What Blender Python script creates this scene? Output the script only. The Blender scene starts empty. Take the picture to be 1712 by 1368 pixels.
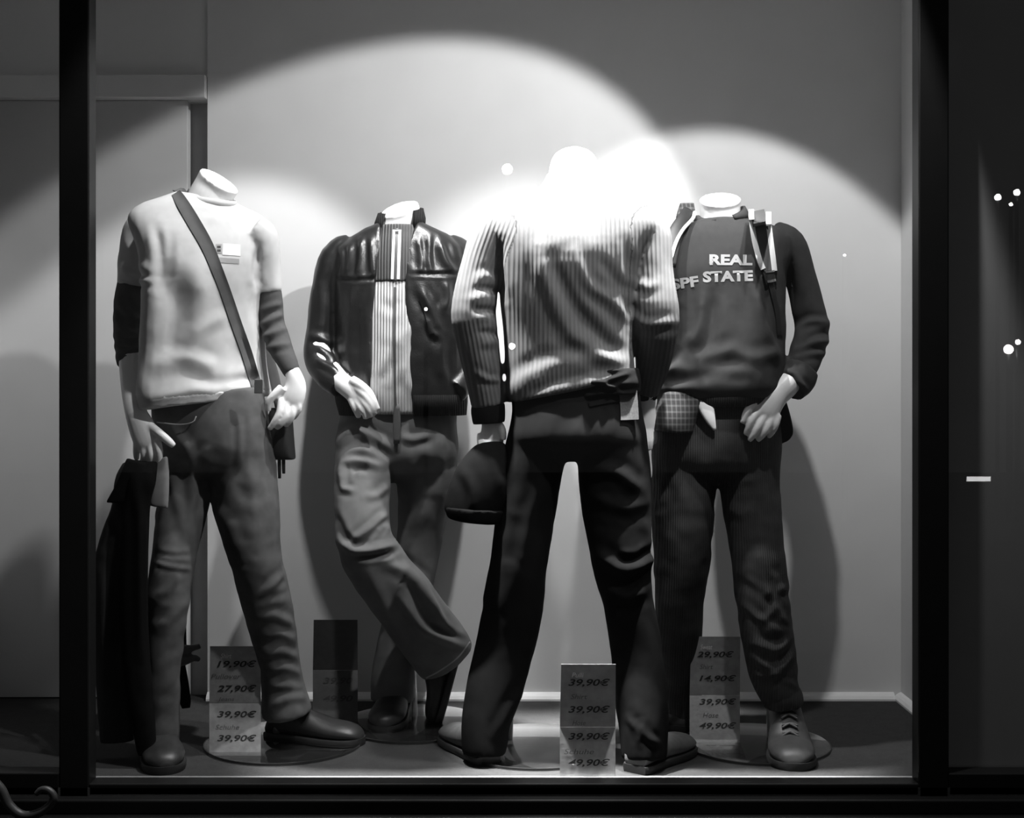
import bpy, bmesh, math, random
import numpy as np
from mathutils import Vector, Matrix
from mathutils.bvhtree import BVHTree

random.seed(4)
S = bpy.context.scene
COL = S.collection

# ------------------------------------------------------------------ camera
F, CX, CY, CAMZ = 2160.0, 856.0, 640.0, 0.96     # focal length in px, principal point, eye height over the display floor
cam_d = bpy.data.cameras.new('camera')
cam_d.sensor_width = 36.0
cam_d.lens = F / 1712.0 * 36.0
cam_d.shift_y = -(684.0 - CY) / 1712.0
cam_d.clip_start = 0.05
cam = bpy.data.objects.new('camera', cam_d)
cam.location = (0, 0, CAMZ)
cam.rotation_euler = (math.radians(90), 0, 0)
COL.objects.link(cam)
S.camera = cam

# ------------------------------------------------------------------ world, exposure
S.view_settings.view_transform = 'Standard'
S.view_settings.look = 'None'
S.view_settings.gamma = 1.0
S.view_settings.use_curve_mapping = False
S.view_settings.exposure = 0.15
S.cycles.use_denoising = True
w = bpy.data.worlds.new('night')
w.use_nodes = True
w.node_tree.nodes['Background'].inputs[0].default_value = (0.5, 0.5, 0.5, 1)
w.node_tree.nodes['Background'].inputs[1].default_value = 0.06
S.world = w

# ------------------------------------------------------------------ lamps of the display
def spot(name, loc, aim, power, angle, blend=0.1, radius=0.03):
    l = bpy.data.lights.new(name, 'SPOT')
    l.energy = power
    l.spot_size = math.radians(angle)
    l.spot_blend = blend
    l.shadow_soft_size = radius
    o = bpy.data.objects.new(name, l)
    o.location = loc
    o.rotation_euler = (Vector(aim) - Vector(loc)).to_track_quat('-Z', 'Y').to_euler()
    COL.objects.link(o)
    return o

# lamps on the soffit in front of the glass throw the large discs on the back wall
spot('soffit_spot', (0.75, 2.40, 2.50), (-0.427, 3.912, 0.858), 170, 52.2, 0.12, 0.03)
spot('soffit_spot', (0.64, 2.82, 2.42), (0.57, 3.912, 0.38), 90, 60, 0.12, 0.025)
spot('soffit_spot', (-0.42, 2.95, 2.50), (-1.10, 3.85, 0.0), 125, 53, 0.2, 0.035)
# steep lamps under the ceiling of the display
spot('ceiling_spot', (0.12, 3.22, 2.60), (-0.02, 3.545, 0.0), 150, 57, 0.35, 0.025)
spot('ceiling_spot', (-0.36, 3.205, 2.50), (-0.01, 3.265, 1.30), 1600, 25, 0.6, 0.03)
spot('ceiling_spot', (0.60, 3.205, 2.50), (0.25, 3.255, 1.30), 1500, 24, 0.6, 0.03)

# ------------------------------------------------------------------ helpers
def W(px, py, d):
    return Vector(((px - CX) / F * d, d, CAMZ - (py - CY) / F * d))

def floor_d(py):
    return F * CAMZ / (py - CY)

def tag(o, label=None, cat=None, group=None, kind=None):
    if label: o['label'] = label
    if cat: o['category'] = cat
    if group: o['group'] = group
    if kind: o['kind'] = kind
    return o

def empty(name, loc=(0, 0, 0)):
    o = bpy.data.objects.new(name, None)
    o.location = loc
    o.empty_display_size = 0.1
    COL.objects.link(o)
    return o

def world_loc(o):
    v = Vector((0, 0, 0))
    while o is not None:
        v += o.location
        o = o.parent
    return v

def link_mesh(name, me, mat, parent=None, smooth=True):
    """me holds world coordinates; the object is put under parent"""
    if parent is not None:
        off = world_loc(parent)
        n = len(me.vertices)
        co = np.empty(n * 3, 'f')
        me.vertices.foreach_get('co', co)
        co = co.reshape(-1, 3) - np.array(off, 'f')
        me.vertices.foreach_set('co', co.ravel())
    me.update()
    if smooth and len(me.polygons):
        me.polygons.foreach_set('use_smooth', [True] * len(me.polygons))
    o = bpy.data.objects.new(name, me)
    if mat: me.materials.append(mat)
    COL.objects.link(o)
    if parent is not None: o.parent = parent
    return o

def obj(name, bm, mat, parent=None, smooth=True, angle=None):
    bmesh.ops.recalc_face_normals(bm, faces=bm.faces[:])
    me = bpy.data.meshes.new(name)
    bm.to_mesh(me)
    bm.free()
    o = link_mesh(name, me, mat, parent, smooth)
    if angle:
        try: me.set_sharp_from_angle(angle=math.radians(angle))
        except Exception: pass
    return o

def box(bm, x0, x1, y0, y1, z0, z1, bevel=0.0):
    r = bmesh.ops.create_cube(bm, size=1.0)
    vs = r['verts']
    for v in vs:
        v.co = Vector((x0 + (v.co.x + .5) * (x1 - x0), y0 + (v.co.y + .5) * (y1 - y0), z0 + (v.co.z + .5) * (z1 - z0)))
    if bevel:
        es = list({e for v in vs for e in v.link_edges})
        bmesh.ops.bevel(bm, geom=es, offset=bevel, segments=2, profile=0.5, affect='EDGES')

def boxo(name, x0, x1, y0, y1, z0, z1, mat, parent=None, bevel=0.0):
    bm = bmesh.new()
    box(bm, x0, x1, y0, y1, z0, z1, bevel)
    return obj(name, bm, mat, parent, smooth=False)

def skin_rings(bm, rings, cap=True):
    prev = None
    first = None
    for ring in rings:
        vs = [bm.verts.new(p) for p in ring]
        if prev is not None:
            n = len(vs)
            for i in range(n):
                bm.faces.new((prev[i], prev[(i + 1) % n], vs[(i + 1) % n], vs[i]))
        else:
            first = vs
        prev = vs
    if cap:
        for vs in (first, prev):
            c = bm.verts.new(sum((v.co for v in vs), Vector()) / len(vs))
            n = len(vs)
            for i in range(n):
                bm.faces.new((vs[i], vs[(i + 1) % n], c))

def catmull(a, sub):
    """a: (n,k) control rows -> dense rows"""
    a = np.asarray(a, float)
    n = len(a)
    if n < 3:
        t = np.linspace(0, 1, sub * (n - 1) + 1)[:, None]
        return a[0] * (1 - t) + a[-1] * t
    out = []
    for i in range(n - 1):
        p0 = a[i - 1] if i > 0 else 2 * a[0] - a[1]
        p1, p2 = a[i], a[i + 1]
        p3 = a[i + 2] if i + 2 < n else 2 * a[-1] - a[-2]
        for k in range(sub):
            t = k / sub
            out.append(0.5 * ((2 * p1) + (-p0 + p2) * t + (2 * p0 - 5 * p1 + 4 * p2 - p3) * t * t + (-p0 + 3 * p1 - 3 * p2 + p3) * t ** 3))
    out.append(a[-1])
    return np.array(out)

def se(t, p):
    c, s = math.cos(t), math.sin(t)
    return (math.copysign(abs(c) ** (2 / p), c), math.copysign(abs(s) ** (2 / p), s))

def torso(bm, rows, n=28, power=2.3, sub=4, cap=True, yaw=0.0):
    """rows: (y_left, y_right, x_left, x_right, depth, half_depth): rows traced in px at that depth"""
    rr = catmull(rows, sub)
    rings = []
    for yl, yr, xl, xr, d, hd in rr:
        a, b = W(xl, yl, d), W(xr, yr, d)
        c, h = (a + b) / 2, (b - a) / 2
        ring = []
        for k in range(n):
            u, v = se(2 * math.pi * k / n, power)
            ring.append(c + h * u + Vector((0, hd * v + yaw * h.x * u, 0)))
        rings.append(ring)
    skin_rings(bm, rings, cap)

def limb(bm, pts, n=18, flat=1.0, sub=4, cap=True, power=2.0):
    """pts: (px, py, depth, half width px[, flatness])"""
    q = [(p[0], p[1], p[2], p[3], p[4] if len(p) > 4 else flat) for p in pts]
    rr = catmull(q, sub)
    cs = [W(r[0], r[1], r[2]) for r in rr]
    rings = []
    for i, r in enumerate(rr):
        a = cs[max(i - 1, 0)]
        b = cs[min(i + 1, len(cs) - 1)]
        t = (b - a).normalized()
        side = t.cross(Vector((0, 1, 0)))
        if side.length < 0.05: side = Vector((1, 0, 0))
        side.normalize()
        oth = side.cross(t).normalized()
        R = max(r[3], 0.3) / F * r[2]
        ring = []
        for k in range(n):
            u, v = se(2 * math.pi * k / n, power)
            ring.append(cs[i] + side * (R * u) + oth * (R * r[4] * v))
        rings.append(ring)
    skin_rings(bm, rings, cap)

def limb3(bm, pts, radii, n=12, sub=4, cap=True, flat=1.0, ref=Vector((0, 1, 0))):
    """the same along world points with radii in metres"""
    rr = catmull([(p[0], p[1], p[2], r) for p, r in zip(pts, radii)], sub)
    cs = [Vector(r[:3]) for r in rr]
    rings = []
    for i, r in enumerate(rr):
        t = (cs[min(i + 1, len(cs) - 1)] - cs[max(i - 1, 0)]).normalized()
        side = t.cross(ref)
        if side.length < 0.05: side = t.cross(Vector((1, 0, 0.01)))
        side.normalize()
        oth = side.cross(t).normalized()
        rings.append([cs[i] + side * (r[3] * math.cos(2 * math.pi * k / n)) + oth * (r[3] * flat * math.sin(2 * math.pi * k / n)) for k in range(n)])
    skin_rings(bm, rings, cap)

# --- numpy value noise
def _h(ix, iy, iz, seed):
    v = (ix * 374761393 + iy * 668265263 + iz * 2147483647 + seed * 974634777).astype(np.int64) & 0xffffffff
    v = ((v ^ (v >> 13)) * 1274126177) & 0xffffffff
    v = v ^ (v >> 16)
    return (v & 0xffff) / 32767.5 - 1.0

def vnoise(p, seed=0):
    i = np.floor(p).astype(np.int64)
    f = p - i
    f = f * f * f * (f * (f * 6 - 15) + 10)
    r = 0
    for dx in (0, 1):
        for dy in (0, 1):
            for dz in (0, 1):
                wgt = (f[:, 0] if dx else 1 - f[:, 0]) * (f[:, 1] if dy else 1 - f[:, 1]) * (f[:, 2] if dz else 1 - f[:, 2])
                r = r + wgt * _h(i[:, 0] + dx, i[:, 1] + dy, i[:, 2] + dz, seed)
    return r

def polydist(x, z, pts):
    best = np.full(x.shape, 1e9)
    bt = np.zeros(x.shape)
    L = [0.0]
    for a, b in zip(pts[:-1], pts[1:]):
        L.append(L[-1] + math.hypot(b[0] - a[0], b[1] - a[1]))
    for k, (a, b) in enumerate(zip(pts[:-1], pts[1:])):
        dx, dz = b[0] - a[0], b[1] - a[1]
        l2 = dx * dx + dz * dz + 1e-12
        t = np.clip(((x - a[0]) * dx + (z - a[1]) * dz) / l2, 0, 1)
        dd = np.hypot(x - a[0] - t * dx, z - a[1] - t * dz)
        m = dd < best
        best[m] = dd[m]
        bt[m] = (L[k] + t[m] * (L[k + 1] - L[k])) / L[-1]
    return best, bt

def fold_disp(co, no, folds, d):
    """folds: (px points, height mm, half width px): creases and ridges of the cloth that face the street"""
    out = np.zeros(len(co))
    front = np.clip(-no[:, 1] * 2.0 + 0.3, 0, 1)
    px = CX + co[:, 0] / co[:, 1] * F
    py = CY - (co[:, 2] - CAMZ) / co[:, 1] * F
    for f in folds:
        pts, amp, wid = f[0], f[1], f[2]
        pp = catmull(pts, 6) if len(pts) > 2 else np.array(pts, float)
        x0, x1 = pp[:, 0].min() - 4 * wid, pp[:, 0].max() + 4 * wid
        y0, y1 = pp[:, 1].min() - 4 * wid, pp[:, 1].max() + 4 * wid
        m = (px > x0) & (px < x1) & (py > y0) & (py < y1) & (front > 0)
        if not m.any(): continue
        s, t = polydist(px[m], py[m], [tuple(p) for p in pp])
        g = np.exp(-(s / wid) ** 2) - 0.45 * np.exp(-((s - 1.9 * wid) / wid) ** 2)
        out[m] += amp * 0.001 * g * np.clip(np.sin(math.pi * np.clip(t * 0.9 + 0.05, 0, 1)) * 1.6, 0, 1) * front[m]
    return out

def mesh_arrays(me):
    n = len(me.vertices)
    co = np.empty(n * 3, 'f'); me.vertices.foreach_get('co', co)
    no = np.empty(n * 3, 'f'); me.vertex_normals.foreach_get('vector', no)
    return co.reshape(-1, 3).astype(float), no.reshape(-1, 3).astype(float)

def remesh(bm, voxel, smooth=6):
    bmesh.ops.recalc_face_normals(bm, faces=bm.faces[:])
    me = bpy.data.meshes.new('tmp'); bm.to_mesh(me); bm.free()
    o = bpy.data.objects.new('tmp', me); COL.objects.link(o)
    m = o.modifiers.new('r', 'REMESH'); m.mode = 'VOXEL'; m.voxel_size = voxel
    if smooth:
        s = o.modifiers.new('s', 'SMOOTH'); s.factor = 0.5; s.iterations = smooth
    dg = bpy.context.evaluated_depsgraph_get()
    out = bpy.data.meshes.new_from_object(o.evaluated_get(dg))
    bpy.data.objects.remove(o); bpy.data.meshes.remove(me)
    return out

def garment(name, bm, mat, parent, d, folds=(), voxel=0.005, smooth=8, noise=(), rib=None):
    """noise: (amp mm, (sx, sy, sz) frequencies per metre, seed). rib: function co -> rib coordinate in metres"""
    me = remesh(bm, voxel, smooth)
    co, no = mesh_arrays(me)
    if rib is not None:
        at = me.attributes.new('rib', 'FLOAT', 'POINT')
        at.data.foreach_set('value', rib(co).astype('f'))
    disp = fold_disp(co, no, folds, d)
    for amp, fr, seed in noise:
        nz = vnoise(co * np.array(fr) + 3.1 * seed + 0.8 * vnoise(co * 9.0, seed + 7)[:, None], seed)
        disp += amp * 0.001 * nz
    co = co + no * disp[:, None]
    me.vertices.foreach_set('co', co.astype('f').ravel())
    me.update()
    return link_mesh(name, me, mat, parent)

# ------------------------------------------------------------------ materials
def material(name):
    m = bpy.data.materials.new(name)
    m.use_nodes = True
    nt = m.node_tree
    return m, nt, nt.nodes['Principled BSDF']

def g3(v): return (v, v, v, 1)

def cloth(name, v, vary=0.25, rough=0.9, scale=60.0, bump=0.3, bscale=700.0, bdist=0.0006, sheen=0.0, rib=None, ribdepth=0.0025, ribdark=0.25, spec=0.2, big=6.0):
    m, nt, p = material(name)
    N, L = nt.nodes, nt.links
    tc = N.new('ShaderNodeTexCoord')
    n1 = N.new('ShaderNodeTexNoise'); n1.inputs['Scale'].default_value = big; n1.inputs['Detail'].default_value = 5
    n2 = N.new('ShaderNodeTexNoise'); n2.inputs['Scale'].default_value = scale; n2.inputs['Detail'].default_value = 4
    L.new(tc.outputs['Object'], n1.inputs['Vector']); L.new(tc.outputs['Object'], n2.inputs['Vector'])
    ad = N.new('ShaderNodeMath'); ad.operation = 'ADD'
    L.new(n1.outputs['Fac'], ad.inputs[0]); L.new(n2.outputs['Fac'], ad.inputs[1])
    mr = N.new('ShaderNodeMapRange')
    mr.inputs['From Min'].default_value = 0.6; mr.inputs['From Max'].default_value = 1.4
    mr.inputs['To Min'].default_value = v * (1 - vary); mr.inputs['To Max'].default_value = v * (1 + vary)
    L.new(ad.outputs[0], mr.inputs['Value'])
    val = mr.outputs[0]
    fine = N.new('ShaderNodeTexNoise'); fine.inputs['Scale'].default_value = bscale; fine.inputs['Detail'].default_value = 2
    L.new(tc.outputs['Object'], fine.inputs['Vector'])
    bp = N.new('ShaderNodeBump'); bp.inputs['Strength'].default_value = bump; bp.inputs['Distance'].default_value = bdist
    L.new(fine.outputs['Fac'], bp.inputs['Height'])
    nrm = bp.outputs[0]
    if rib:
        at = N.new('ShaderNodeAttribute'); at.attribute_name = 'rib'
        mu = N.new('ShaderNodeMath'); mu.operation = 'MULTIPLY'; mu.inputs[1].default_value = 2 * math.pi / rib
        L.new(at.outputs['Fac'], mu.inputs[0])
        sn = N.new('ShaderNodeMath'); sn.operation = 'SINE'; L.new(mu.outputs[0], sn.inputs[0])
        b2 = N.new('ShaderNodeBump'); b2.inputs['Strength'].default_value = 1.0; b2.inputs['Distance'].default_value = ribdepth
        L.new(sn.outputs[0], b2.inputs['Height']); L.new(nrm, b2.inputs['Normal'])
        nrm = b2.outputs[0]
        m2 = N.new('ShaderNodeMapRange'); m2.inputs['From Min'].default_value = -1; m2.inputs['From Max'].default_value = 1
        m2.inputs['To Min'].default_value = 1 - ribdark; m2.inputs['To Max'].default_value = 1.0
        L.new(sn.outputs[0], m2.inputs['Value'])
        mm = N.new('ShaderNodeMath'); mm.operation = 'MULTIPLY'
        L.new(val, mm.inputs[0]); L.new(m2.outputs[0], mm.inputs[1]); val = mm.outputs[0]
    cb = N.new('ShaderNodeCombineColor')
    for k in range(3): L.new(val, cb.inputs[k])
    L.new(cb.outputs[0], p.inputs['Base Color'])
    L.new(nrm, p.inputs['Normal'])
    p.inputs['Roughness'].default_value = rough
    p.inputs['Specular IOR Level'].default_value = spec
    if sheen:
        p.inputs['Sheen Weight'].default_value = sheen
    return m

def plain(name, v, rough=0.5, spec=0.5, metal=0.0, vary=0.06, scale=12.0, bump=0.0, bscale=80.0, bdist=0.002, coat=0.0):
    m = cloth(name, v, vary=vary, rough=rough, scale=scale * 4, bump=bump, bscale=bscale, bdist=bdist, spec=spec, big=scale)
    p = m.node_tree.nodes['Principled BSDF']
    p.inputs['Metallic'].default_value = metal
    p.inputs['Coat Weight'].default_value = coat
    return m

def glass(name, ior=1.5, tint=0.97, rough=0.0):
    m = bpy.data.materials.new(name); m.use_nodes = True
    nt = m.node_tree; N, L = nt.nodes, nt.links
    N.clear()
    out = N.new('ShaderNodeOutputMaterial')
    tr = N.new('ShaderNodeBsdfTransparent'); tr.inputs[0].default_value = g3(tint)
    gl = N.new('ShaderNodeBsdfGlossy'); gl.inputs['Roughness'].default_value = rough
    gl.inputs[0].default_value = g3(1)
    fr = N.new('ShaderNodeFresnel')
    ge = N.new('ShaderNodeNewGeometry')
    mi = N.new('ShaderNodeMapRange')            # the sheet is thin: the back face reflects like the front face
    mi.inputs['To Min'].default_value = ior; mi.inputs['To Max'].default_value = 1.0 / ior
    L.new(ge.outputs['Backfacing'], mi.inputs['Value']); L.new(mi.outputs[0], fr.inputs[0])
    mx = N.new('ShaderNodeMixShader')
    L.new(fr.outputs[0], mx.inputs[0]); L.new(tr.outputs[0], mx.inputs[1]); L.new(gl.outputs[0], mx.inputs[2])
    L.new(mx.outputs[0], out.inputs[0])
    return m

def emitter(name, strength):
    m = bpy.data.materials.new(name); m.use_nodes = True
    nt = m.node_tree; nt.nodes.clear()
    out = nt.nodes.new('ShaderNodeOutputMaterial'); e = nt.nodes.new('ShaderNodeEmission')
    e.inputs[0].default_value = g3(1); e.inputs[1].default_value = strength
    nt.links.new(e.outputs[0], out.inputs[0])
    return m

M = {}
M['wall'] = plain('painted_plaster', 0.72, rough=0.85, spec=0.15, vary=0.03, scale=2.0, bump=0.12, bscale=160, bdist=0.001)
M['door'] = plain('painted_door', 0.56, rough=0.7, spec=0.2, vary=0.03, scale=2.0)
M['jamb'] = plain('dark_jamb', 0.42, rough=0.8, spec=0.2, vary=0.05)
M['skirting'] = plain('white_skirting', 0.88, rough=0.5, spec=0.4, vary=0.02)
M['floor'] = plain('grey_carpet', 0.045, rough=0.95, spec=0.1, vary=0.18, scale=30.0, bump=0.6, bscale=500, bdist=0.002)
M['ceiling'] = plain('ceiling_paint', 0.8, rough=0.9, spec=0.1, vary=0.03)
M['frame'] = plain('black_frame_paint', 0.006, rough=0.45, spec=0.25, vary=0.15, scale=5.0)
M['gasket'] = plain('bare_aluminium_bead', 0.45, rough=0.45, metal=0.6, vary=0.1)
M['panel'] = plain('dark_grey_panel', 0.45, rough=0.7, spec=0.2, vary=0.05, scale=2.0)
M['street'] = plain('asphalt', 0.05, rough=0.9, vary=0.3, scale=8.0)
M['glass'] = glass('window_glass', 1.5, 0.97)
M['plate'] = glass('base_plate_glass', 1.75, 0.80, 0.03)
M['plate_edge'] = plain('polished_plate_edge', 0.03, rough=0.15, spec=0.7)
M['skin'] = plain('white_mannequin_lacquer', 0.86, rough=0.38, spec=0.45, vary=0.01)
M['steel'] = plain('brushed_steel', 0.5, rough=0.3, metal=0.9, vary=0.1)
M['shirt'] = cloth('light_grey_jersey', 0.58, vary=0.08, bump=0.25)
M['shirt_dark'] = cloth('charcoal_jersey', 0.075, vary=0.12)
M['shirt_rim'] = cloth('pale_grey_hem', 0.62, vary=0.05)
M['strap'] = cloth('grey_webbing', 0.10, vary=0.1, rough=0.7, bscale=900, bump=0.5)
M['black_nylon'] = cloth('black_nylon', 0.02, vary=0.2, rough=0.6)
M['white_print'] = plain('white_print', 0.85, rough=0.6, vary=0.02)
M['grey_print'] = plain('grey_print', 0.33, rough=0.7, vary=0.05)
M['dark_print'] = plain('dark_print', 0.015, rough=0.6, vary=0.05)
M['jeans_a'] = cloth('faded_blue_grey_denim', 0.085, vary=0.45, scale=22, bscale=900, bump=0.5, big=5)
M['jeans_b'] = cloth('pale_washed_denim', 0.135, vary=0.3, scale=18, bscale=900, bump=0.5, big=5)
M['stitch'] = plain('pale_stitching', 0.3, rough=0.8)
M['leather'] = cloth('black_leather', 0.014, vary=0.2, rough=0.36, bump=0.35, bscale=260, bdist=0.0012, spec=0.6)
M['leather_knit'] = cloth('black_knit_rib', 0.016, vary=0.2, rough=0.9, rib=0.006, ribdepth=0.0015)
M['cream'] = cloth('white_rib_knit', 0.70, vary=0.04, rib=0.0085, ribdepth=0.0016, ribdark=0.3)
M['yoke'] = cloth('grey_rib_knit', 0.10, vary=0.06, rib=0.0085, ribdepth=0.0016, ribdark=0.3)
M['zip_tape'] = plain('white_zip_tape', 0.7, rough=0.8)
M['zip'] = plain('zip_metal', 0.10, rough=0.5, metal=0.3)
M['sweater'] = cloth('silver_grey_rib_knit', 0.088, vary=0.05, rib=0.0112, ribdepth=0.0006, ribdark=0.2)
M['trousers_black'] = cloth('black_trouser_cloth', 0.0036, vary=0.35, rough=0.9, spec=0.08)
M['tag_paper'] = cloth('woven_grey_tag', 0.06, vary=0.5, scale=260)
M['felt'] = cloth('black_felt', 0.003, vary=0.3, rough=0.95, spec=0.05)
M['sweatshirt'] = cloth('dark_grey_sweatshirt', 0.040, vary=0.14, bump=0.3)
M['sweat_rib'] = cloth('dark_grey_rib_cuff', 0.034, vary=0.12, rib=0.006, ribdepth=0.0015)
M['cord'] = cloth('dark_grey_corduroy', 0.050, vary=0.3, rib=0.006, ribdepth=0.0005, ribdark=0.25, scale=25)
M['shoe'] = cloth('dark_brown_leather', 0.022, vary=0.4, rough=0.45, spec=0.5, bscale=300)
M['shoe_grey'] = cloth('grey_suede', 0.11, vary=0.3, rough=0.85)
M['sole'] = plain('dark_rubber', 0.015, rough=0.6, vary=0.1)
M['boot'] = cloth('grey_leather_boot', 0.05, vary=0.25, rough=0.5, spec=0.4, bscale=300)
M['lace'] = cloth('pale_lace', 0.16, vary=0.2)
M['card'] = plain('silver_card', 0.36, rough=0.42, spec=0.5, metal=0.35, vary=0.22, scale=14.0, bump=0.25, bscale=90)
M['card_shaded'] = plain('shaded_silver_card', 0.06, rough=0.5, spec=0.4, metal=0.2, vary=0.2, scale=14.0)  # same card as the others, with its shade put into the colour
M['held'] = cloth('dark_held_denim', 0.030, vary=0.35, scale=20)
M['held_light'] = cloth('grey_lining', 0.16, vary=0.2, scale=40)

def plaid_mat():
    m, nt, p = material('grey_plaid')
    N, L = nt.nodes, nt.links
    tc = N.new('ShaderNodeTexCoord')
    sx = N.new('ShaderNodeSeparateXYZ'); L.new(tc.outputs['Object'], sx.inputs[0])
    outs = []
    for ax, per in ((0, 0.011), (2, 0.016)):
        mu = N.new('ShaderNodeMath'); mu.operation = 'MULTIPLY'; mu.inputs[1].default_value = 2 * math.pi / per
        L.new(sx.outputs[ax], mu.inputs[0])
        sn = N.new('ShaderNodeMath'); sn.operation = 'SINE'; L.new(mu.outputs[0], sn.inputs[0])
        mr = N.new('ShaderNodeMapRange'); mr.inputs['From Min'].default_value = 0.2; mr.inputs['From Max'].default_value = 0.9
        mr.inputs['To Min'].default_value = 0.008; mr.inputs['To Max'].default_value = 0.045
        L.new(sn.outputs[0], mr.inputs['Value']); outs.append(mr.outputs[0])
    ad = N.new('ShaderNodeMath'); ad.operation = 'ADD'; L.new(outs[0], ad.inputs[0]); L.new(outs[1], ad.inputs[1])
    cb = N.new('ShaderNodeCombineColor')
    for k in range(3): L.new(ad.outputs[0], cb.inputs[k])
    L.new(cb.outputs[0], p.inputs['Base Color'])
    p.inputs['Roughness'].default_value = 0.9
    return m
M['plaid'] = plaid_mat()

# ------------------------------------------------------------------ the display window: shell
D_GLASS, D_WALL = 3.118, 3.912
XL, XR, XN = -1.60, 1.178, -0.922      # left wall, right wall, edge of the door bay
ZC = 2.75

def struct(o, kind='structure'):
    o['kind'] = kind
    return o

struct(boxo('floor', XL - 0.06, 1.75, 3.06, 4.25, -0.06, 0.0, M['floor']))
struct(boxo('ceiling', XL - 0.06, 1.30, 3.16, 4.25, ZC, ZC + 0.05, M['ceiling']))
struct(boxo('wall_back', XN, XR + 0.05, D_WALL, D_WALL + 0.06, 0.0, ZC, M['wall']))
zl0, zl1 = W(0, 166, D_WALL).z, W(0, 128, D_WALL).z
struct(boxo('wall_back_upper', XL - 0.05, XN - 0.0015, D_WALL + 0.008, D_WALL + 0.06, zl1, ZC, M['wall']))
struct(boxo('trim_1', XL, W(346, 0, D_WALL).x, D_WALL - 0.028, D_WALL + 0.05, zl0, zl1 - 0.001, M['wall'], bevel=0.002))
door = struct(empty('door_1', (-1.28, D_WALL, 0)))
xd = W(312, 0, D_WALL).x
boxo('door_panel', XL + 0.012, xd, D_WALL + 0.012, D_WALL + 0.05, 0.004, zl0 - 0.001, M['door'], door, 0.002)
boxo('door_jamb', xd - 0.02, XN + 0.02, D_WALL + 0.0605, D_WALL + 0.09, 0.0, zl0 - 0.001, M['jamb'], door)
struct(boxo('wall_left', XL - 0.06, XL, D_GLASS + 0.02, 4.0, 0.0, ZC, M['door']))
struct(boxo('wall_right', XR, XR + 0.05, D_GLASS + 0.02, D_WALL - 0.001, 0.0, ZC, M['wall']))

def skirting(name, a, b, nrm):
    """low white quarter-round between two floor points, nrm points into the room"""
    a, b, nrm = Vector(a), Vector(b), Vector(nrm)
    bm = bmesh.new()
    prof = [(0, 0), (0.022, 0), (0.022, 0.006), (0.016, 0.014), (0.008, 0.020), (0.0, 0.023)]
    rings = []
    for p in (a, b):
        rings.append([p + nrm * u + Vector((0, 0, v)) for u, v in prof])
    skin_rings(bm, rings)
    return struct(obj(name, bm, M['skirting'], smooth=False))
skirting('baseboard_back', (XN, D_WALL - 0.0005, 0.0005), (XR - 0.023, D_WALL - 0.0005, 0.0005), (0, -1, 0))
skirting('baseboard_right', (XR - 0.0005, D_WALL - 0.001, 0.0005), (XR - 0.0005, D_GLASS + 0.03, 0.0005), (-1, 0, 0))
skirting('baseboard_left', (XL + 0.0005, D_WALL - 0.001, 0.0005), (XL + 0.0005, D_GLASS + 0.03, 0.0005), (1, 0, 0))

# dark backing of the neighbouring pane
struct(boxo('wall_side_bay', 1.035, 1.75, D_GLASS + 0.006, D_GLASS + 0.019, 0.0, ZC, M['panel']))

# window: frame and panes
win = struct(empty('window_1', (0, D_GLASS, 0)))
DF = 3.06                                   # front face of the frame
def px_x(px, d): return (px - CX) / F * d
xa0, xa1 = px_x(98, DF), px_x(149, DF)
xb0, xb1 = px_x(1536, DF), px_x(1587, DF)
def zpx(py, d): return CAMZ - (py - CY) / F * d
zr = zpx(1311, DF)
def mullion(x0, x1):
    bm = bmesh.new()
    box(bm, x0, x1, DF, D_GLASS - 0.004, zr - 0.16, ZC, 0.004)
    obj('mullion', bm, M['frame'], win, smooth=False)
mullion(xa0, xa1)
mullion(xb0, xb1)
bm = bmesh.new()
box(bm, xa1 - 0.001, xb0 + 0.001, DF, D_GLASS - 0.004, zr - 0.028, zr, 0.003)
obj('bottom_rail', bm, M['frame'], win, smooth=False)
bm = bmesh.new()
box(bm, -2.2, xa0 + 0.001, DF, D_GLASS - 0.004, zr - 0.028, zpx(1293, DF), 0.003)
obj('bottom_rail', bm, M['frame'], win, smooth=False)
bm = bmesh.new()
box(bm, xb1 - 0.001, 2.2, DF, D_GLASS - 0.004, zr - 0.028, zpx(1294, DF), 0.003)
obj('bottom_rail', bm, M['frame'], win, smooth=False)
bm = bmesh.new()
box(bm, -2.2, 2.2, DF - 0.03, D_GLASS - 0.004, zr - 0.062, zr - 0.029, 0.004)
obj('lower_ledge', bm, M['frame'], win, smooth=False)
bm = bmesh.new()
box(bm, -2.2, 2.2, DF - 0.05, D_GLASS + 0.05, -1.0, zr - 0.063, 0.004)
obj('stall_riser', bm, M['frame'], win, smooth=False)
for x0, x1 in ((-2.2, xa0 + 0.012), (xa0 + 0.013, xb1 - 0.013), (xb1 - 0.012, 2.2)):
    bm = bmesh.new()
    box(bm, x0, x1, D_GLASS - 0.003, D_GLASS + 0.003, zr - 0.02, ZC)
    obj('glass_pane', bm, M['glass'], win, smooth=False)
# bare glazing beads behind the glass: the thin bright lines along the left and lower edges
bm = bmesh.new(); box(bm, px_x(148, D_GLASS), px_x(154.5, D_GLASS), D_GLASS + 0.004, D_GLASS + 0.012, 0.0, ZC)
obj('glazing_bead', bm, M['frame'], win, smooth=False)
bm = bmesh.new(); box(bm, px_x(147, D_GLASS), px_x(1534, D_GLASS), D_GLASS + 0.004, D_GLASS + 0.018, 0.0, 0.005)
obj('glazing_bead', bm, M['gasket'], win, smooth=False)

struct(boxo('street_ground', -14, 14, -22, 3.0, -1.02, -1.0, M['street']))

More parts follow.
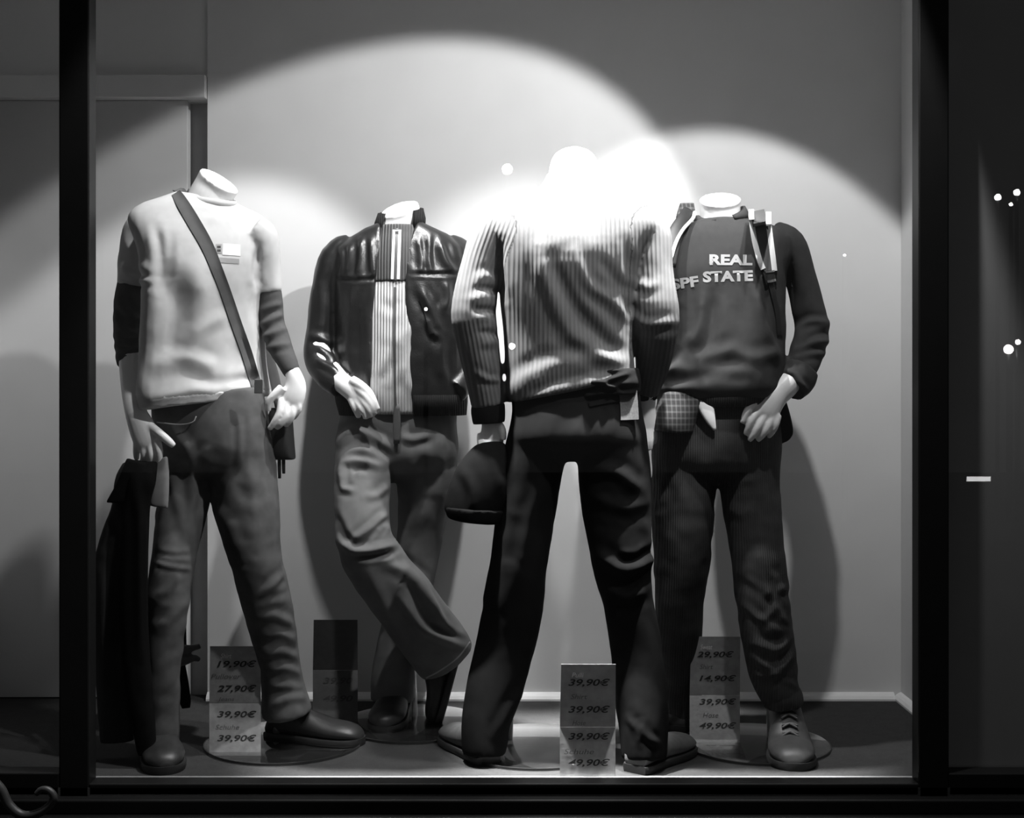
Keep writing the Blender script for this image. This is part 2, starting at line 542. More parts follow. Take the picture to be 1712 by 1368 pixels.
# ------------------------------------------------------------------ garment helpers
def waist_rib(axes):
    """rib coordinate: horizontal offset from a polyline axis [(px,py,d)...], else plain x"""
    ax = [[W(*p) for p in a] for a in axes]
    def f(co):
        best = np.full(len(co), 1e9); val = co[:, 0].copy()
        return val
    return f

def axis_rib(limbs, bodyhalf=None):
    """limbs: list of (axis px points, half width px, depth). Vertices close to an axis take their offset from it, the rest take x"""
    segs = []
    for pts, hw in limbs:
        dense = catmull([(p[0], p[1], p[2]) for p in pts], 6)
        segs.append(([W(*q) for q in dense], hw / F * 3.4))
    def f(co):
        val = co[:, 0].copy()
        for pts, hw in segs:
            P = np.array([[p.x, p.z] for p in pts])
            best = np.full(len(co), 1e9); off = np.zeros(len(co))
            for a, b in zip(P[:-1], P[1:]):
                t = b - a; l = np.hypot(*t) + 1e-9; t = t / l
                rel = co[:, [0, 2]] - a
                al = np.clip(rel @ t, 0, l)
                q = rel - al[:, None] * t
                dd = np.hypot(q[:, 0], q[:, 1])
                sg = rel[:, 0] * t[1] - rel[:, 1] * t[0]
                m = dd < best
                best[m] = dd[m]; off[m] = -sg[m]
            m = best < hw
            val[m] = off[m]
        return val
    return f

def conform(name, pts, target, mat, parent, width, lift=0.002, thick=0.003, direction=(0, 1, 0), sub=10, edge=None):
    """a band laid on the surface of target along px points (px, py); width px"""
    bvh = surface(target)
    rr = catmull([(p[0], p[1], width if len(p) < 3 else p[2]) for p in pts], sub)
    bm = bmesh.new(); rings = []
    for i, (x, y, wd) in enumerate(rr):
        a = rr[max(i - 1, 0)]; b = rr[min(i + 1, len(rr) - 1)]
        tx, ty = b[0] - a[0], b[1] - a[1]; l = math.hypot(tx, ty) + 1e-9
        nx, ny = -ty / l, tx / l
        top, bot = [], []
        for k in range(5):
            s = (k / 4 - 0.5) * wd
            qx, qy = x + nx * s, y + ny * s
            hit = cast(bvh, qx, qy)
            if hit is None: hit = rings_last_depth(rings, qx, qy)
            top.append(hit)
        ds = sorted(h.y for h in top)[0:2]
        d0 = sum(ds) / len(ds)
        ring = []
        for k, h in enumerate(top):
            s = (k / 4 - 0.5) * wd
            dd = min(h.y, d0 + 0.012) - lift - thick
            ring.append(W(x + nx * s, y + ny * s, dd))
        ring += [W(x + nx * (k / 4 - 0.5) * wd, y + ny * (k / 4 - 0.5) * wd, ring[k].y + thick + lift * 0.5) for k in (4, 3, 2, 1, 0)]
        rings.append(ring)
    skin_rings(bm, rings)
    return obj(name, bm, mat, parent, angle=50)

def rings_last_depth(rings, x, y):
    d = rings[-1][2].y if rings else 3.4
    return W(x, y, d)

def surface(o):
    me = o.data
    off = world_loc(o)
    co, _ = mesh_arrays(me)
    co = co + np.array(off)
    return BVHTree.FromPolygons([tuple(c) for c in co], [tuple(p.vertices) for p in me.polygons])

def cast(bvh, px, py):
    o = Vector((0, 0, CAMZ)); t = W(px, py, 1.0) - o
    h = bvh.ray_cast(o, t.normalized())
    return h[0]

def text_mesh(body, size, bold=0.0, shear=0.0, align='CENTER'):
    c = bpy.data.curves.new('txt', 'FONT')
    c.body = body; c.size = size; c.offset = bold; c.shear = shear; c.align_x = align
    c.resolution_u = 3
    o = bpy.data.objects.new('txt', c); COL.objects.link(o)
    dg = bpy.context.evaluated_depsgraph_get()
    me = bpy.data.meshes.new_from_object(o.evaluated_get(dg))
    bpy.data.objects.remove(o); bpy.data.curves.remove(c)
    return me

def print_text(name, body, px, py, height_px, d, target, mat, parent, rot=0.0, bold=0.0, width_px=None, lift=0.0016, shear=0.0):
    """flat print laid on the cloth: px, py = centre of the line, height of capitals in px"""
    me = text_mesh(body, 1.0, bold, shear)
    bm = bmesh.new(); bm.from_mesh(me); bpy.data.meshes.remove(me)
    for _ in range(2):
        es = [e for e in bm.edges if e.calc_length() > 0.10]
        if es: bmesh.ops.subdivide_edges(bm, edges=es, cuts=1)
    bmesh.ops.triangulate(bm, faces=bm.faces[:])
    xs = [v.co.x for v in bm.verts]; ys = [v.co.y for v in bm.verts]
    cx, cy = (min(xs) + max(xs)) / 2, (min(ys) + max(ys)) / 2
    sy = height_px / (max(ys) - min(ys))
    sx = sy if width_px is None else width_px / (max(xs) - min(xs))
    bvh = surface(target)
    c, s = math.cos(rot), math.sin(rot)
    last = d
    for v in bm.verts:
        x, y = (v.co.x - cx) * sx, -(v.co.y - cy) * sy
        qx, qy = px + x * c - y * s, py + x * s + y * c
        h = cast(bvh, qx, qy)
        if h is not None and abs(h.y - d) < 0.2: last = h.y
        v.co = W(qx, qy, last - lift)
    return obj(name, bm, mat, parent, smooth=False)

# ------------------------------------------------------------------ shoes
def shoe(root, toe, heel, mats, length=None, height=0.075, width=0.052, ankle=0.11, matrix=None, laces=False, cap=False):
    """a shoe on the floor from heel to toe (x, y points); returns the shoe mesh with sole (and laces) under it"""
    toe, heel = Vector(toe), Vector(heel)
    if matrix is None:
        ax = Vector((toe.x - heel.x, toe.y - heel.y, 0)); L = ax.length; ax.normalize()
        sd = Vector((-ax.y, ax.x, 0))
        z0 = toe.z
        def T(u, v, z): return Vector((heel.x, heel.y, z0)) + ax * (u * L) + sd * v + Vector((0, 0, z))
    else:
        L = length
        def T(u, v, z): return matrix @ Vector((u * L, v, z))
    prof = [(-0.005, .030, .050), (.04, .036, .085), (.12, .039, ankle), (.25, .040, ankle * .98), (.36, .042, ankle * .85), (.46, .045, ankle * .72),
            (.58, .050, .068), (.70, .052, .060), (.82, .050, .056), (.91, .042, .050), (.97, .028, .040), (1.0, .012, .026)]
    rr = catmull(prof, 4)
    k = width / 0.052
    bm = bmesh.new(); rings = []
    for u, hw, h in rr:
        ring = []
        for j in range(20):
            a = 2 * math.pi * j / 20
            c, s = se(a, 2.6)
            z = 0.014 + (h - 0.014) * (s * 0.5 + 0.5)
            nar = 1.0 - 0.38 * max(0, s) * (1.0 if u < .45 else .75)
            ring.append(T(u, hw * k * c * nar, z))
        rings.append(ring)
    skin_rings(bm, rings)
    up = obj('shoe', bm, mats[0], root)
    bm = bmesh.new(); rings = []
    for z, g in ((0.0005, 0.97), (0.004, 1.05), (0.016, 1.07), (0.020, 1.02)):
        ring = []
        nn = 22
        for j in range(nn):
            u, hw, h = rr[int(round(j * (len(rr) - 1) / (nn - 1)))]
            ring.append(T(0.5 + (u - 0.5) * (1 + 0.02 * g), hw * k * g, z))
        for j in range(nn):
            u, hw, h = rr[int(round((nn - 1 - j) * (len(rr) - 1) / (nn - 1)))]
            ring.append(T(0.5 + (u - 0.5) * (1 + 0.02 * g), -hw * k * g, z))
        rings.append(ring)
    skin_rings(bm, rings)
    obj('sole', bm, mats[1], up, angle=40)
    if laces:
        for i in range(5):
            u = 0.34 + i * 0.062
            h = float(np.interp(u, rr[:, 0], rr[:, 2])) + 0.003
            bm = bmesh.new()
            a, b = T(u, -.020, h - .006), T(u + .035, .020, h - .010)
            limb3(bm, [a, (a + b) / 2 + (T(0, 0, .007) - T(0, 0, 0)), b], [.0028] * 3, n=8)
            a, b = T(u, .020, h - .006), T(u + .035, -.020, h - .010)
            limb3(bm, [a, (a + b) / 2 + (T(0, 0, .008) - T(0, 0, 0)), b], [.0028] * 3, n=8)
            obj('lace', bm, M['lace'], up)
    return up

def base_plate(root, px, py, r):
    d = floor_d(py); c = W(px, py, d); c.z = 0
    bm = bmesh.new()
    rings = []
    for rad, z in ((r - .001, .0006), (r, .002), (r, .007), (r - .002, .0085)):
        rings.append([c + Vector((rad * math.cos(2 * math.pi * k / 72), rad * math.sin(2 * math.pi * k / 72), z)) for k in range(72)])
    skin_rings(bm, rings)
    o = obj('base_plate', bm, M['plate'], root, angle=40)
    bm = bmesh.new()
    rings = []
    for rad, z in ((r + .0002, .001), (r + .0014, .0015), (r + .0014, .0075), (r + .0002, .008)):
        rings.append([c + Vector((rad * math.cos(2 * math.pi * k / 72), rad * math.sin(2 * math.pi * k / 72), z)) for k in range(72)])
    skin_rings(bm, rings + [rings[0]], cap=False)
    obj('plate_rim', bm, M['plate_edge'], o, angle=40)
    return o

def rod(root, a, b, r=0.011):
    bm = bmesh.new()
    limb3(bm, [a, (Vector(a) + Vector(b)) / 2, b], [r] * 3, n=14)
    return obj('support_rod', bm, M['steel'], root)

def tube_part(name, pts, r, mat, root, n=8, flat=1.0):
    bm = bmesh.new()
    limb3(bm, pts, [r] * len(pts), n=n, flat=flat)
    return obj(name, bm, mat, root)

# =================================================================== MANNEQUIN 1: grey shirt, strap across the chest
m1 = tag(empty('mannequin', W(475, 1243, floor_d(1243))), 'headless white mannequin in a pale grey shirt with a bag strap across the chest', 'mannequin', 'headless mannequins in the shop window')
m1.location.z = 0
d = 3.40
# --- body
bm = bmesh.new()
limb(bm, [(367, 302, 3.391, 36, .95), (360, 314, 3.397, 35, .95), (352, 330, 3.402, 36, 1.0), (347, 345, 3.41, 37, .9), (347, 368, 3.415, 40, .8)], n=28, cap=True)
torso(bm, [(338, 345, 300, 385, 3.41, .045), (380, 385, 258, 425, 3.41, .065), (450, 450, 272, 425, 3.40, .08), (560, 560, 272, 420, 3.40, .075), (660, 650, 265, 428, 3.40, .075)], yaw=.5)
limb(bm, [(256, 385, 3.44, 12), (230, 450, 3.46, 14), (218, 545, 3.43, 17), (219, 598, 3.375, 20), (223, 650, 3.325, 20), (227, 688, 3.29, 18), (236, 712, 3.275, 22, .6), (246, 738, 3.27, 23, .5), (250, 752, 3.272, 20, .45)])
for f in ([(250, 712, 3.27, 8), (268, 726, 3.255, 7.5), (282, 738, 3.25, 7), (291, 746, 3.255, 5)],
          [(262, 736, 3.262, 7.5), (266, 756, 3.258, 7), (264, 772, 3.268, 6.5), (261, 785, 3.278, 5)],
          [(251, 742, 3.265, 7.5), (253, 762, 3.262, 7), (250, 777, 3.275, 6.5), (246, 786, 3.29, 5)],
          [(240, 742, 3.268, 7.5), (241, 760, 3.266, 6.5), (239, 773, 3.28, 6), (236, 780, 3.292, 5)],
          [(229, 735, 3.272, 6.5), (228, 750, 3.272, 6), (228, 762, 3.284, 5.5), (229, 768, 3.292, 4.5)]):
    limb(bm, f, n=12)
limb(bm, [(428, 395, 3.42, 11), (446, 460, 3.44, 13), (455, 535, 3.44, 13), (472, 590, 3.41, 11), (489, 622, 3.385, 13), (494, 645, 3.375, 18, .7), (488, 668, 3.37, 21, .55), (480, 685, 3.37, 18, .5)])
for f in ([(472, 648, 3.362, 8), (459, 660, 3.355, 7), (450, 672, 3.355, 6.5), (448, 687, 3.36, 5)],
          [(470, 668, 3.362, 7), (468, 688, 3.352, 6.5), (460, 704, 3.35, 6), (450, 718, 3.355, 4.5)],
          [(479, 675, 3.362, 7), (478, 694, 3.352, 6.5), (470, 708, 3.352, 6), (462, 716, 3.36, 4.5)],
          [(489, 676, 3.365, 7), (489, 693, 3.357, 6), (483, 705, 3.36, 5.5), (477, 712, 3.37, 4.5)],
          [(499, 670, 3.368, 6.5), (499, 684, 3.365, 6), (495, 693, 3.37, 5), (491, 700, 3.378, 4)]):
    limb(bm, f, n=12)
garment('body', bm, M['skin'], m1, d, voxel=0.0032, smooth=3)
# slanted neck cut
# --- shirt
bm = bmesh.new()
torso(bm, [(325, 338, 300, 392, 3.405, .05), (334, 345, 280, 408, 3.405, .066), (348, 356, 250, 432, 3.405, .088), (372, 380, 232, 448, 3.405, .105), (410, 412, 244, 448, 3.40, .12),
           (460, 460, 254, 441, 3.395, .13), (520, 515, 256, 434, 3.395, .125), (580, 575, 252, 434, 3.395, .12), (630, 620, 248, 438, 3.395, .125), (662, 645, 246, 441, 3.395, .135), (682, 660, 249, 442, 3.395, .128)], power=2.35, yaw=.5)
limb(bm, [(262, 366, 3.42, 24, 1.1), (240, 382, 3.44, 31, 1.0), (228, 430, 3.455, 30, 1.0), (226, 478, 3.455, 30, 1.0)], n=24)
limb(bm, [(425, 382, 3.41, 24, 1.1), (441, 396, 3.415, 25, 1.1), (447, 440, 3.425, 21, 1.1), (450, 487, 3.435, 20)], n=24)
shirt1 = garment('shirt', bm, M['shirt'], m1, d, smooth=8, folds=[
    ([(262, 380), (268, 430), (262, 480)], -7, 7), ([(285, 400), (278, 450), (270, 500)], -5, 8), ([(330, 455), (345, 520), (318, 590)], 6, 16), ([(278, 430), (286, 520), (272, 610)], -13, 24),
    ([(290, 470), (300, 540), (280, 590)], -7, 18), ([(262, 612), (300, 598), (365, 615)], 7, 10), ([(262, 640), (310, 628), (370, 645), (430, 628)], -5, 9),
    ([(250, 668), (330, 652), (440, 646)], 5, 8), ([(315, 560), (350, 540), (380, 530)], 3, 10), ([(418, 520), (428, 580), (436, 630)], 3, 8),
    ([(205, 455), (228, 468), (256, 470)], 5, 5), ([(210, 400), (230, 440), (256, 455)], 3, 8), ([(432, 410), (428, 450), (432, 480)], -6, 6), ([(395, 560), (410, 610), (405, 640)], 3, 8)],
    noise=[(3.0, (9, 9, 6), 1), (1.2, (24, 24, 14), 2)])
bm = bmesh.new()
limb(bm, [(226, 462, 3.455, 27), (221, 505, 3.452, 29.5), (217, 548, 3.435, 27), (218, 580, 3.40, 25.5), (219, 609, 3.37, 24)], n=24)
garment('lower_sleeve', bm, M['shirt_dark'], m1, d, folds=[([(198, 505), (225, 532), (252, 536)], 6, 6), ([(195, 520), (215, 545), (245, 552)], -4, 5), ([(190, 562), (220, 568), (248, 560)], 4, 4.5),
    ([(192, 580), (220, 585), (246, 578)], 4, 4.5), ([(194, 597), (220, 601), (244, 596)], 3.5, 4.5), ([(205, 470), (225, 500), (252, 515)], 4, 7)], noise=[(1.5, (15, 15, 30), 3)])
bm = bmesh.new()
limb(bm, [(449, 470, 3.432, 17.5), (452, 500, 3.44, 20.5), (455, 540, 3.44, 21.5), (466, 575, 3.42, 21), (480, 605, 3.395, 17), (489, 624, 3.385, 15)], n=24)
garment('lower_sleeve', bm, M['shirt_dark'], m1, d, folds=[([(434, 545), (452, 535), (474, 525)], 5, 5), ([(436, 565), (458, 556), (480, 548)], 5, 5), ([(442, 585), (465, 578), (488, 575)], 4, 5), ([(434, 520), (455, 512), (472, 508)], 3, 5)], noise=[(1.5, (15, 15, 30), 4)])
# hem band and neck band
bm = bmesh.new()
torso(bm, [(667, 650, 247.5, 442, 3.395, .1365), (684, 663, 250, 443, 3.395, .130)], n=40, power=2.35, yaw=.5)
garment('hem_band', bm, M['shirt_rim'], m1, d, smooth=3, folds=[([(250, 668), (330, 652), (440, 646)], 5, 8)], noise=[(3.0, (9, 9, 6), 1)])
def ring_band(name, px, py, d, rx, rd, tilt, rad, mat, root, drop=0.0):
    """a tube ring round a neck: centre px, half width px, half depth m, tilt = px drop per px to the right, drop = px lower at the front"""
    bm = bmesh.new(); rings = []
    n, k = 40, 8
    vs = []
    for i in range(n):
        a = 2 * math.pi * i / n
        x = px + rx * math.cos(a); y = py + tilt * rx * math.cos(a) - drop * math.sin(a)
        c = W(x, y, d + rd * math.sin(a)); c = W(x, y, d) + Vector((0, rd * math.sin(a), 0))
        out = Vector((math.cos(a), math.sin(a), 0)).normalized()
        rings.append([c + out * (rad * math.cos(2 * math.pi * j / k)) + Vector((0, 0, 1.5 * rad * math.sin(2 * math.pi * j / k))) for j in range(k)])
    skin_rings(bm, rings + [rings[0]], cap=False)
    return obj(name, bm, mat, root)
ring_band('neck_band', 347, 333, 3.405, 45, .062, .17, .0055, M['shirt'], m1, drop=7)
# chest emblem
def patch_rect(name, corners, target, mat, root, lift=0.0018, n=6):
    bvh = surface(target); bm = bmesh.new(); g = []
    (x0, y0), (x1, y1), (x2, y2), (x3, y3) = corners
    for i in range(n + 1):
        row = []
        for j in range(n + 1):
            s, t = j / n, i / n
            x = (x0 * (1 - s) + x1 * s) * (1 - t) + (x3 * (1 - s) + x2 * s) * t
            y = (y0 * (1 - s) + y1 * s) * (1 - t) + (y3 * (1 - s) + y2 * s) * t
            h = cast(bvh, x, y)
            row.append(bm.verts.new(W(x, y, h.y - lift)))
        g.append(row)
    for i in range(n):
        for j in range(n):
            bm.faces.new((g[i][j], g[i][j + 1], g[i + 1][j + 1], g[i + 1][j]))
    return obj(name, bm, mat, root)
patch_rect('chest_emblem', [(373, 407), (402, 409), (402, 428), (372, 426)], shirt1, M['white_print'], m1)
patch_rect('chest_emblem', [(361, 408), (371, 408), (371, 424), (361, 423)], shirt1, M['grey_print'], m1)
patch_rect('chest_emblem', [(363, 411), (369, 411), (369, 415), (363, 415)], shirt1, M['dark_print'], m1, .0024, 2)
patch_rect('chest_emblem', [(363, 417), (369, 417), (369, 421), (363, 421)], shirt1, M['dark_print'], m1, .0024, 2)
patch_rect('chest_emblem', [(363, 430), (400, 433), (400, 441), (365, 439)], shirt1, M['grey_print'], m1)

# --- jeans
def trousers(name, root, mat, dd, rows, left, right, folds, noise, voxel=0.005, rib=None, fscale=1.0):
    bm = bmesh.new()
    a, b = rows[-2], rows[-1]
    rows = list(rows[:-1]) + [(b[0] - 14, b[1] - 14, b[2] + 6, b[3] - 6, b[4], b[5] * 0.86), (b[0] + 6, b[1] + 6, b[2] + 22, b[3] - 22, b[4], b[5] * 0.45)]
    torso(bm, rows, power=2.3)
    limb(bm, left, n=26)
    limb(bm, right, n=26)
    return garment(name, bm, mat, root, dd, folds=[(f[0], f[1] * fscale, f[2]) for f in folds], noise=noise, voxel=voxel, smooth=24, rib=rib)
jeans1 = trousers('jeans', m1, M['jeans_a'], d,
    [(655, 648, 256, 438, 3.40, .105), (700, 695, 258, 448, 3.40, .115), (750, 745, 264, 456, 3.40, .12), (795, 795, 278, 458, 3.40, .11)],
    [(318, 730, 3.40, 50, 1.0), (312, 800, 3.385, 43, 1.1), (300, 870, 3.36, 41, 1.05), (288, 940, 3.33, 36, 1.05), (281, 1010, 3.31, 34, 1.05), (274, 1090, 3.31, 31, 1.1), (269, 1180, 3.315, 30, 1.1), (267, 1262, 3.32, 31, 1.15)],
    [(398, 730, 3.40, 52, 1.05), (408, 800, 3.395, 55, 1.05), (414, 860, 3.385, 53, 1.05), (429, 935, 3.37, 43, 1.1), (444, 1000, 3.39, 42, 1.1), (457, 1060, 3.41, 38, 1.1), (470, 1130, 3.43, 35, 1.2), (480, 1195, 3.435, 42, 1.2)],
    [([(285, 715), (315, 760), (322, 850), (318, 900)], 8, 8), ([(275, 770), (300, 850), (312, 905)], 6, 8), ([(355, 745), (330, 770), (318, 800)], 7, 7), ([(345, 790), (335, 840), (322, 880)], -6, 7),
     ([(258, 940), (285, 948), (318, 952)], 5, 4), ([(260, 925), (290, 930), (318, 928)], -3, 4), ([(300, 960), (280, 985), (262, 1000)], 5, 7), ([(315, 1000), (290, 1030), (265, 1050)], 4, 8),
     ([(440, 990), (458, 975), (476, 958)], 8, 6), ([(425, 1010), (450, 1000), (482, 990)], -5, 6), ([(430, 1035), (460, 1030), (488, 1045)], 8, 7), ([(440, 1065), (468, 1060), (492, 1070)], 7, 6),
     ([(445, 1095), (470, 1090), (497, 1100)], 7, 6), ([(450, 1120), (480, 1118), (503, 1128)], 7, 6), ([(450, 1145), (485, 1150), (508, 1150)], 7, 6), ([(455, 1180), (490, 1165), (515, 1170)], 7, 7),
     ([(462, 780), (466, 880), (472, 950)], 5, 7), ([(400, 700), (402, 740), (398, 780)], 5, 5), ([(408, 760), (425, 820), (420, 880)], 4, 10), ([(360, 840), (380, 880), (400, 930)], 5, 10)],
    [(3.5, (9, 9, 9), 11), (2.0, (20, 20, 30), 12)], fscale=.6)
tube_part('pocket_seam', [W(262, 706, 3.278), W(300, 710, 3.276), W(322, 706, 3.276), W(328, 696, 3.278)], .0016, M['stitch'], m1)
s1a = shoe(m1, W(278, 1296, floor_d(1296)), W(262, 1248, floor_d(1248)), (M['shoe'], M['sole']))
s1b = shoe(m1, W(606, 1246, floor_d(1246)), W(452, 1232, floor_d(1232)), (M['shoe'], M['sole']))
base_plate(m1, 475, 1243, 0.208)
rod(m1, (W(462, 1236, 3.46).x, 3.47, .008), (W(462, 1236, 3.46).x - .02, 3.47, .35))

# --- bag with the strap across the chest
bag = tag(empty('shoulder_bag', W(478, 730, 3.48)), 'small black shoulder bag on a grey strap worn across the pale grey shirt', 'bag')
conform('strap', [(294, 322, 16), (304, 338, 20), (322, 368, 22), (345, 408, 21), (362, 448, 19), (378, 490, 18), (395, 540, 18), (412, 588, 18), (424, 628, 18), (432, 652, 18)], shirt1, M['strap'], bag, 20, lift=.001)
bm = bmesh.new()
limb3(bm, [W(296, 322, 3.35), W(312, 322, 3.42), W(330, 340, 3.50), W(390, 440, 3.535), W(450, 600, 3.52), W(470, 690, 3.49)], [.014] * 6, n=10, flat=.18)
obj('strap_back', bm, M['strap'], bag)
boxo('buckle', W(426, 0, 3.262).x, W(441, 0, 3.262).x, 3.252, 3.258, W(0, 658, 3.262).z, W(0, 634, 3.262).z, M['steel'], bag, .002)
bm = bmesh.new()
torso(bm, [(682, 684, 455, 484, 3.45, .03), (700, 700, 450, 487, 3.45, .045), (740, 742, 452, 490, 3.45, .05), (762, 764, 458, 492, 3.45, .045), (768, 768, 462, 492, 3.45, .03)], power=4)
obj('pouch', bm, M['black_nylon'], bag)
for x0, x1, y1 in ((464, 470, 800), (471, 477, 792)):
    bm = bmesh.new()
    torso(bm, [(755, 755, x0, x1, 3.42, .003), (780, 780, x0, x1, 3.422, .003), (y1, y1, x0 + 1, x1, 3.424, .003)], power=4, n=10)
    obj('loose_strap', bm, M['black_nylon'], bag)

# --- trousers draped over the hand
held = tag(empty('folded_trousers', W(215, 1240, 3.26)), 'dark trousers draped over the hand of the mannequin in the grey shirt', 'trousers')
held.location.z = 0.3
bm = bmesh.new()
torso(bm, [(772, 775, 205, 250, 3.285, .02), (800, 800, 192, 252, 3.285, .03), (850, 850, 186, 250, 3.285, .034), (920, 920, 162, 236, 3.285, .036), (1000, 1000, 155, 228, 3.285, .036), (1100, 1100, 158, 224, 3.29, .034), (1180, 1180, 163, 222, 3.295, .034), (1240, 1238, 169, 226, 3.30, .03)], power=2.6)
garment('rear_leg', bm, M['held'], held, d, smooth=5, folds=[([(200, 850), (215, 900), (222, 960)], 7, 8), ([(175, 930), (172, 1050), (180, 1200)], 5, 10), ([(195, 960), (195, 1080), (205, 1220)], -6, 8)], noise=[(3, (12, 12, 5), 21)])
bm = bmesh.new()
torso(bm, [(768, 772, 216, 266, 3.268, .02), (800, 800, 212, 262, 3.25, .022), (850, 850, 206, 250, 3.245, .024), (940, 940, 200, 246, 3.245, .026), (1030, 1030, 200, 246, 3.245, .026), (1120, 1120, 206, 250, 3.245, .026), (1200, 1200, 220, 258, 3.24, .026), (1262, 1262, 232, 262, 3.235, .024)], power=2.6)
garment('front_leg', bm, M['trousers_black'], held, d, smooth=5, folds=[([(225, 800), (235, 900), (238, 1100)], 5, 8), ([(244, 860), (243, 960), (247, 1080)], 4, 3)], noise=[(3, (12, 12, 5), 22)])
bm = bmesh.new()
torso(bm, [(766, 776, 212, 246, 3.252, .012), (800, 804, 198, 244, 3.246, .012), (838, 842, 178, 240, 3.244, .011), (841, 845, 180, 240, 3.244, .006)], power=3)
garment('waist_flap', bm, M['trousers_black'], held, d, voxel=.004, smooth=3, noise=[(2, (14, 14, 6), 23)])
bm = bmesh.new()
torso(bm, [(768, 762, 262, 280, 3.272, .012), (800, 800, 254, 283, 3.262, .012), (842, 846, 250, 281, 3.258, .012), (846, 850, 251, 280, 3.258, .006)], power=3)
garment('lining_flap', bm, M['held_light'], held, d, voxel=.004, smooth=3, noise=[(2, (14, 14, 6), 24)])

# a belt still in the loops hangs down behind the leg, its end knotted
bm = bmesh.new()
limb(bm, [(268, 770, 3.33, 7, .2), (285, 800, 3.46, 8, .2), (300, 900, 3.50, 8, .2), (302, 1000, 3.49, 8, .2), (304, 1085, 3.47, 8, .25)], n=12)
obj('belt', bm, M['held'], held)
bm = bmesh.new()
limb(bm, [(292, 1092, 3.462, 6, .6), (306, 1088, 3.455, 10, .7), (322, 1084, 3.455, 6, .6), (335, 1080, 3.458, 5, .5)], n=14)
limb(bm, [(292, 1112, 3.46, 6, .6), (308, 1104, 3.452, 9, .7), (324, 1100, 3.452, 6, .6), (334, 1104, 3.455, 4, .5)], n=14)
garment('belt_knot', bm, M['held_light'], held, 3.46, voxel=.003, smooth=2, noise=[(1.5, (40, 40, 40), 25)])
bm = bmesh.new()
limb(bm, [(300, 1108, 3.462, 9, .3), (304, 1140, 3.464, 11, .3), (309, 1170, 3.466, 10, .3), (311, 1184, 3.468, 7, .3)], n=12)
obj('belt_end', bm, M['trousers_black'], held)

# =================================================================== MANNEQUIN 2: leather jacket
m2 = tag(empty('mannequin', W(680, 1212, floor_d(1212))), 'headless white mannequin in an open black leather jacket over a white zip sweater, legs crossed', 'mannequin', 'headless mannequins in the shop window')
m2.location.z = 0
d = 3.72
bm = bmesh.new()
limb(bm, [(668, 349, 3.69, 33, .9), (671, 361, 3.70, 32, .95), (666, 385, 3.71, 34, 1.0), (666, 410, 3.72, 60, .9)], n=28)
torso(bm, [(400, 400, 610, 730, 3.72, .05), (440, 440, 580, 750, 3.72, .08), (520, 520, 595, 740, 3.72, .085), (670, 670, 595, 735, 3.72, .085)])
limb(bm, [(572, 430, 3.72, 22), (548, 510, 3.73, 21), (535, 590, 3.7, 20), (562, 630, 3.64, 18), (580, 646, 3.605, 17), (594, 655, 3.59, 20, .7), (606, 668, 3.58, 19, .6)])
for f in ([(588, 636, 3.585, 9), (605, 646, 3.568, 8), (619, 661, 3.562, 7.5), (632, 686, 3.562, 5)],
          [(596, 648, 3.578, 8), (610, 661, 3.562, 7.5), (621, 677, 3.56, 6.5), (629, 693, 3.564, 5)],
          [(600, 660, 3.576, 8), (610, 674, 3.562, 7), (618, 687, 3.562, 6), (622, 697, 3.568, 5)],
          [(596, 668, 3.578, 8), (604, 682, 3.566, 7), (610, 692, 3.568, 6), (612, 700, 3.574, 5)],
          [(588, 668, 3.582, 7.5), (594, 682, 3.574, 6.5), (598, 692, 3.578, 5.5), (600, 698, 3.584, 4.5)]):
    limb(bm, f, n=12)
garment('body', bm, M['skin'], m2, d, voxel=0.0034, smooth=3)
# sweater: white lower part, grey yoke, collar
fx = lambda co: co[:, 0]
bm = bmesh.new()
torso(bm, [(455, 455, 600, 735, 3.705, .098), (520, 520, 602, 730, 3.7, .106), (600, 600, 602, 728, 3.695, .108), (660, 660, 602, 726, 3.695, .108), (692, 692, 606, 722, 3.695, .104)], power=2.3)
sw2 = garment('sweater', bm, M['cream'], m2, d, smooth=4, rib=fx, folds=[([(632, 640), (650, 620), (660, 600)], -3, 9), ([(640, 505), (655, 515), (668, 500)], -3, 8), ([(668, 560), (675, 620), (690, 660)], 3, 8)], noise=[(2.0, (12, 12, 8), 31)])
bm = bmesh.new()
torso(bm, [(378, 378, 634, 700, 3.7, .066), (392, 392, 628, 706, 3.702, .074), (412, 412, 610, 722, 3.705, .09), (440, 440, 602, 732, 3.704, .1), (476, 474, 600, 735, 3.702, .1035)], power=2.3)
yk2 = garment('sweater_yoke', bm, M['yoke'], m2, d, smooth=3, rib=fx, noise=[(1.5, (12, 12, 8), 31)])
conform('zip_tape', [(659, 384), (657, 430), (655.5, 476)], yk2, M['zip_tape'], m2, 5, lift=.001, thick=.002)
conform('zip_tape', [(668.5, 384), (667, 430), (665.5, 476)], yk2, M['zip_tape'], m2, 5, lift=.001, thick=.002)
conform('zipper', [(664, 382), (662.5, 430), (661, 478)], yk2, M['zip'], m2, 4, lift=.001, thick=.0025)
conform('zipper', [(660.5, 480), (659, 560), (660, 640), (662, 690)], sw2, M['zip'], m2, 4, lift=.001, thick=.0025)
bm = bmesh.new(); box(bm, W(661, 0, 3.63).x, W(667, 0, 3.63).x, 3.621, 3.626, W(0, 398, 3.63).z, W(0, 386, 3.63).z, .001)
obj('zip_pull', bm, M['steel'], m2, smooth=False)
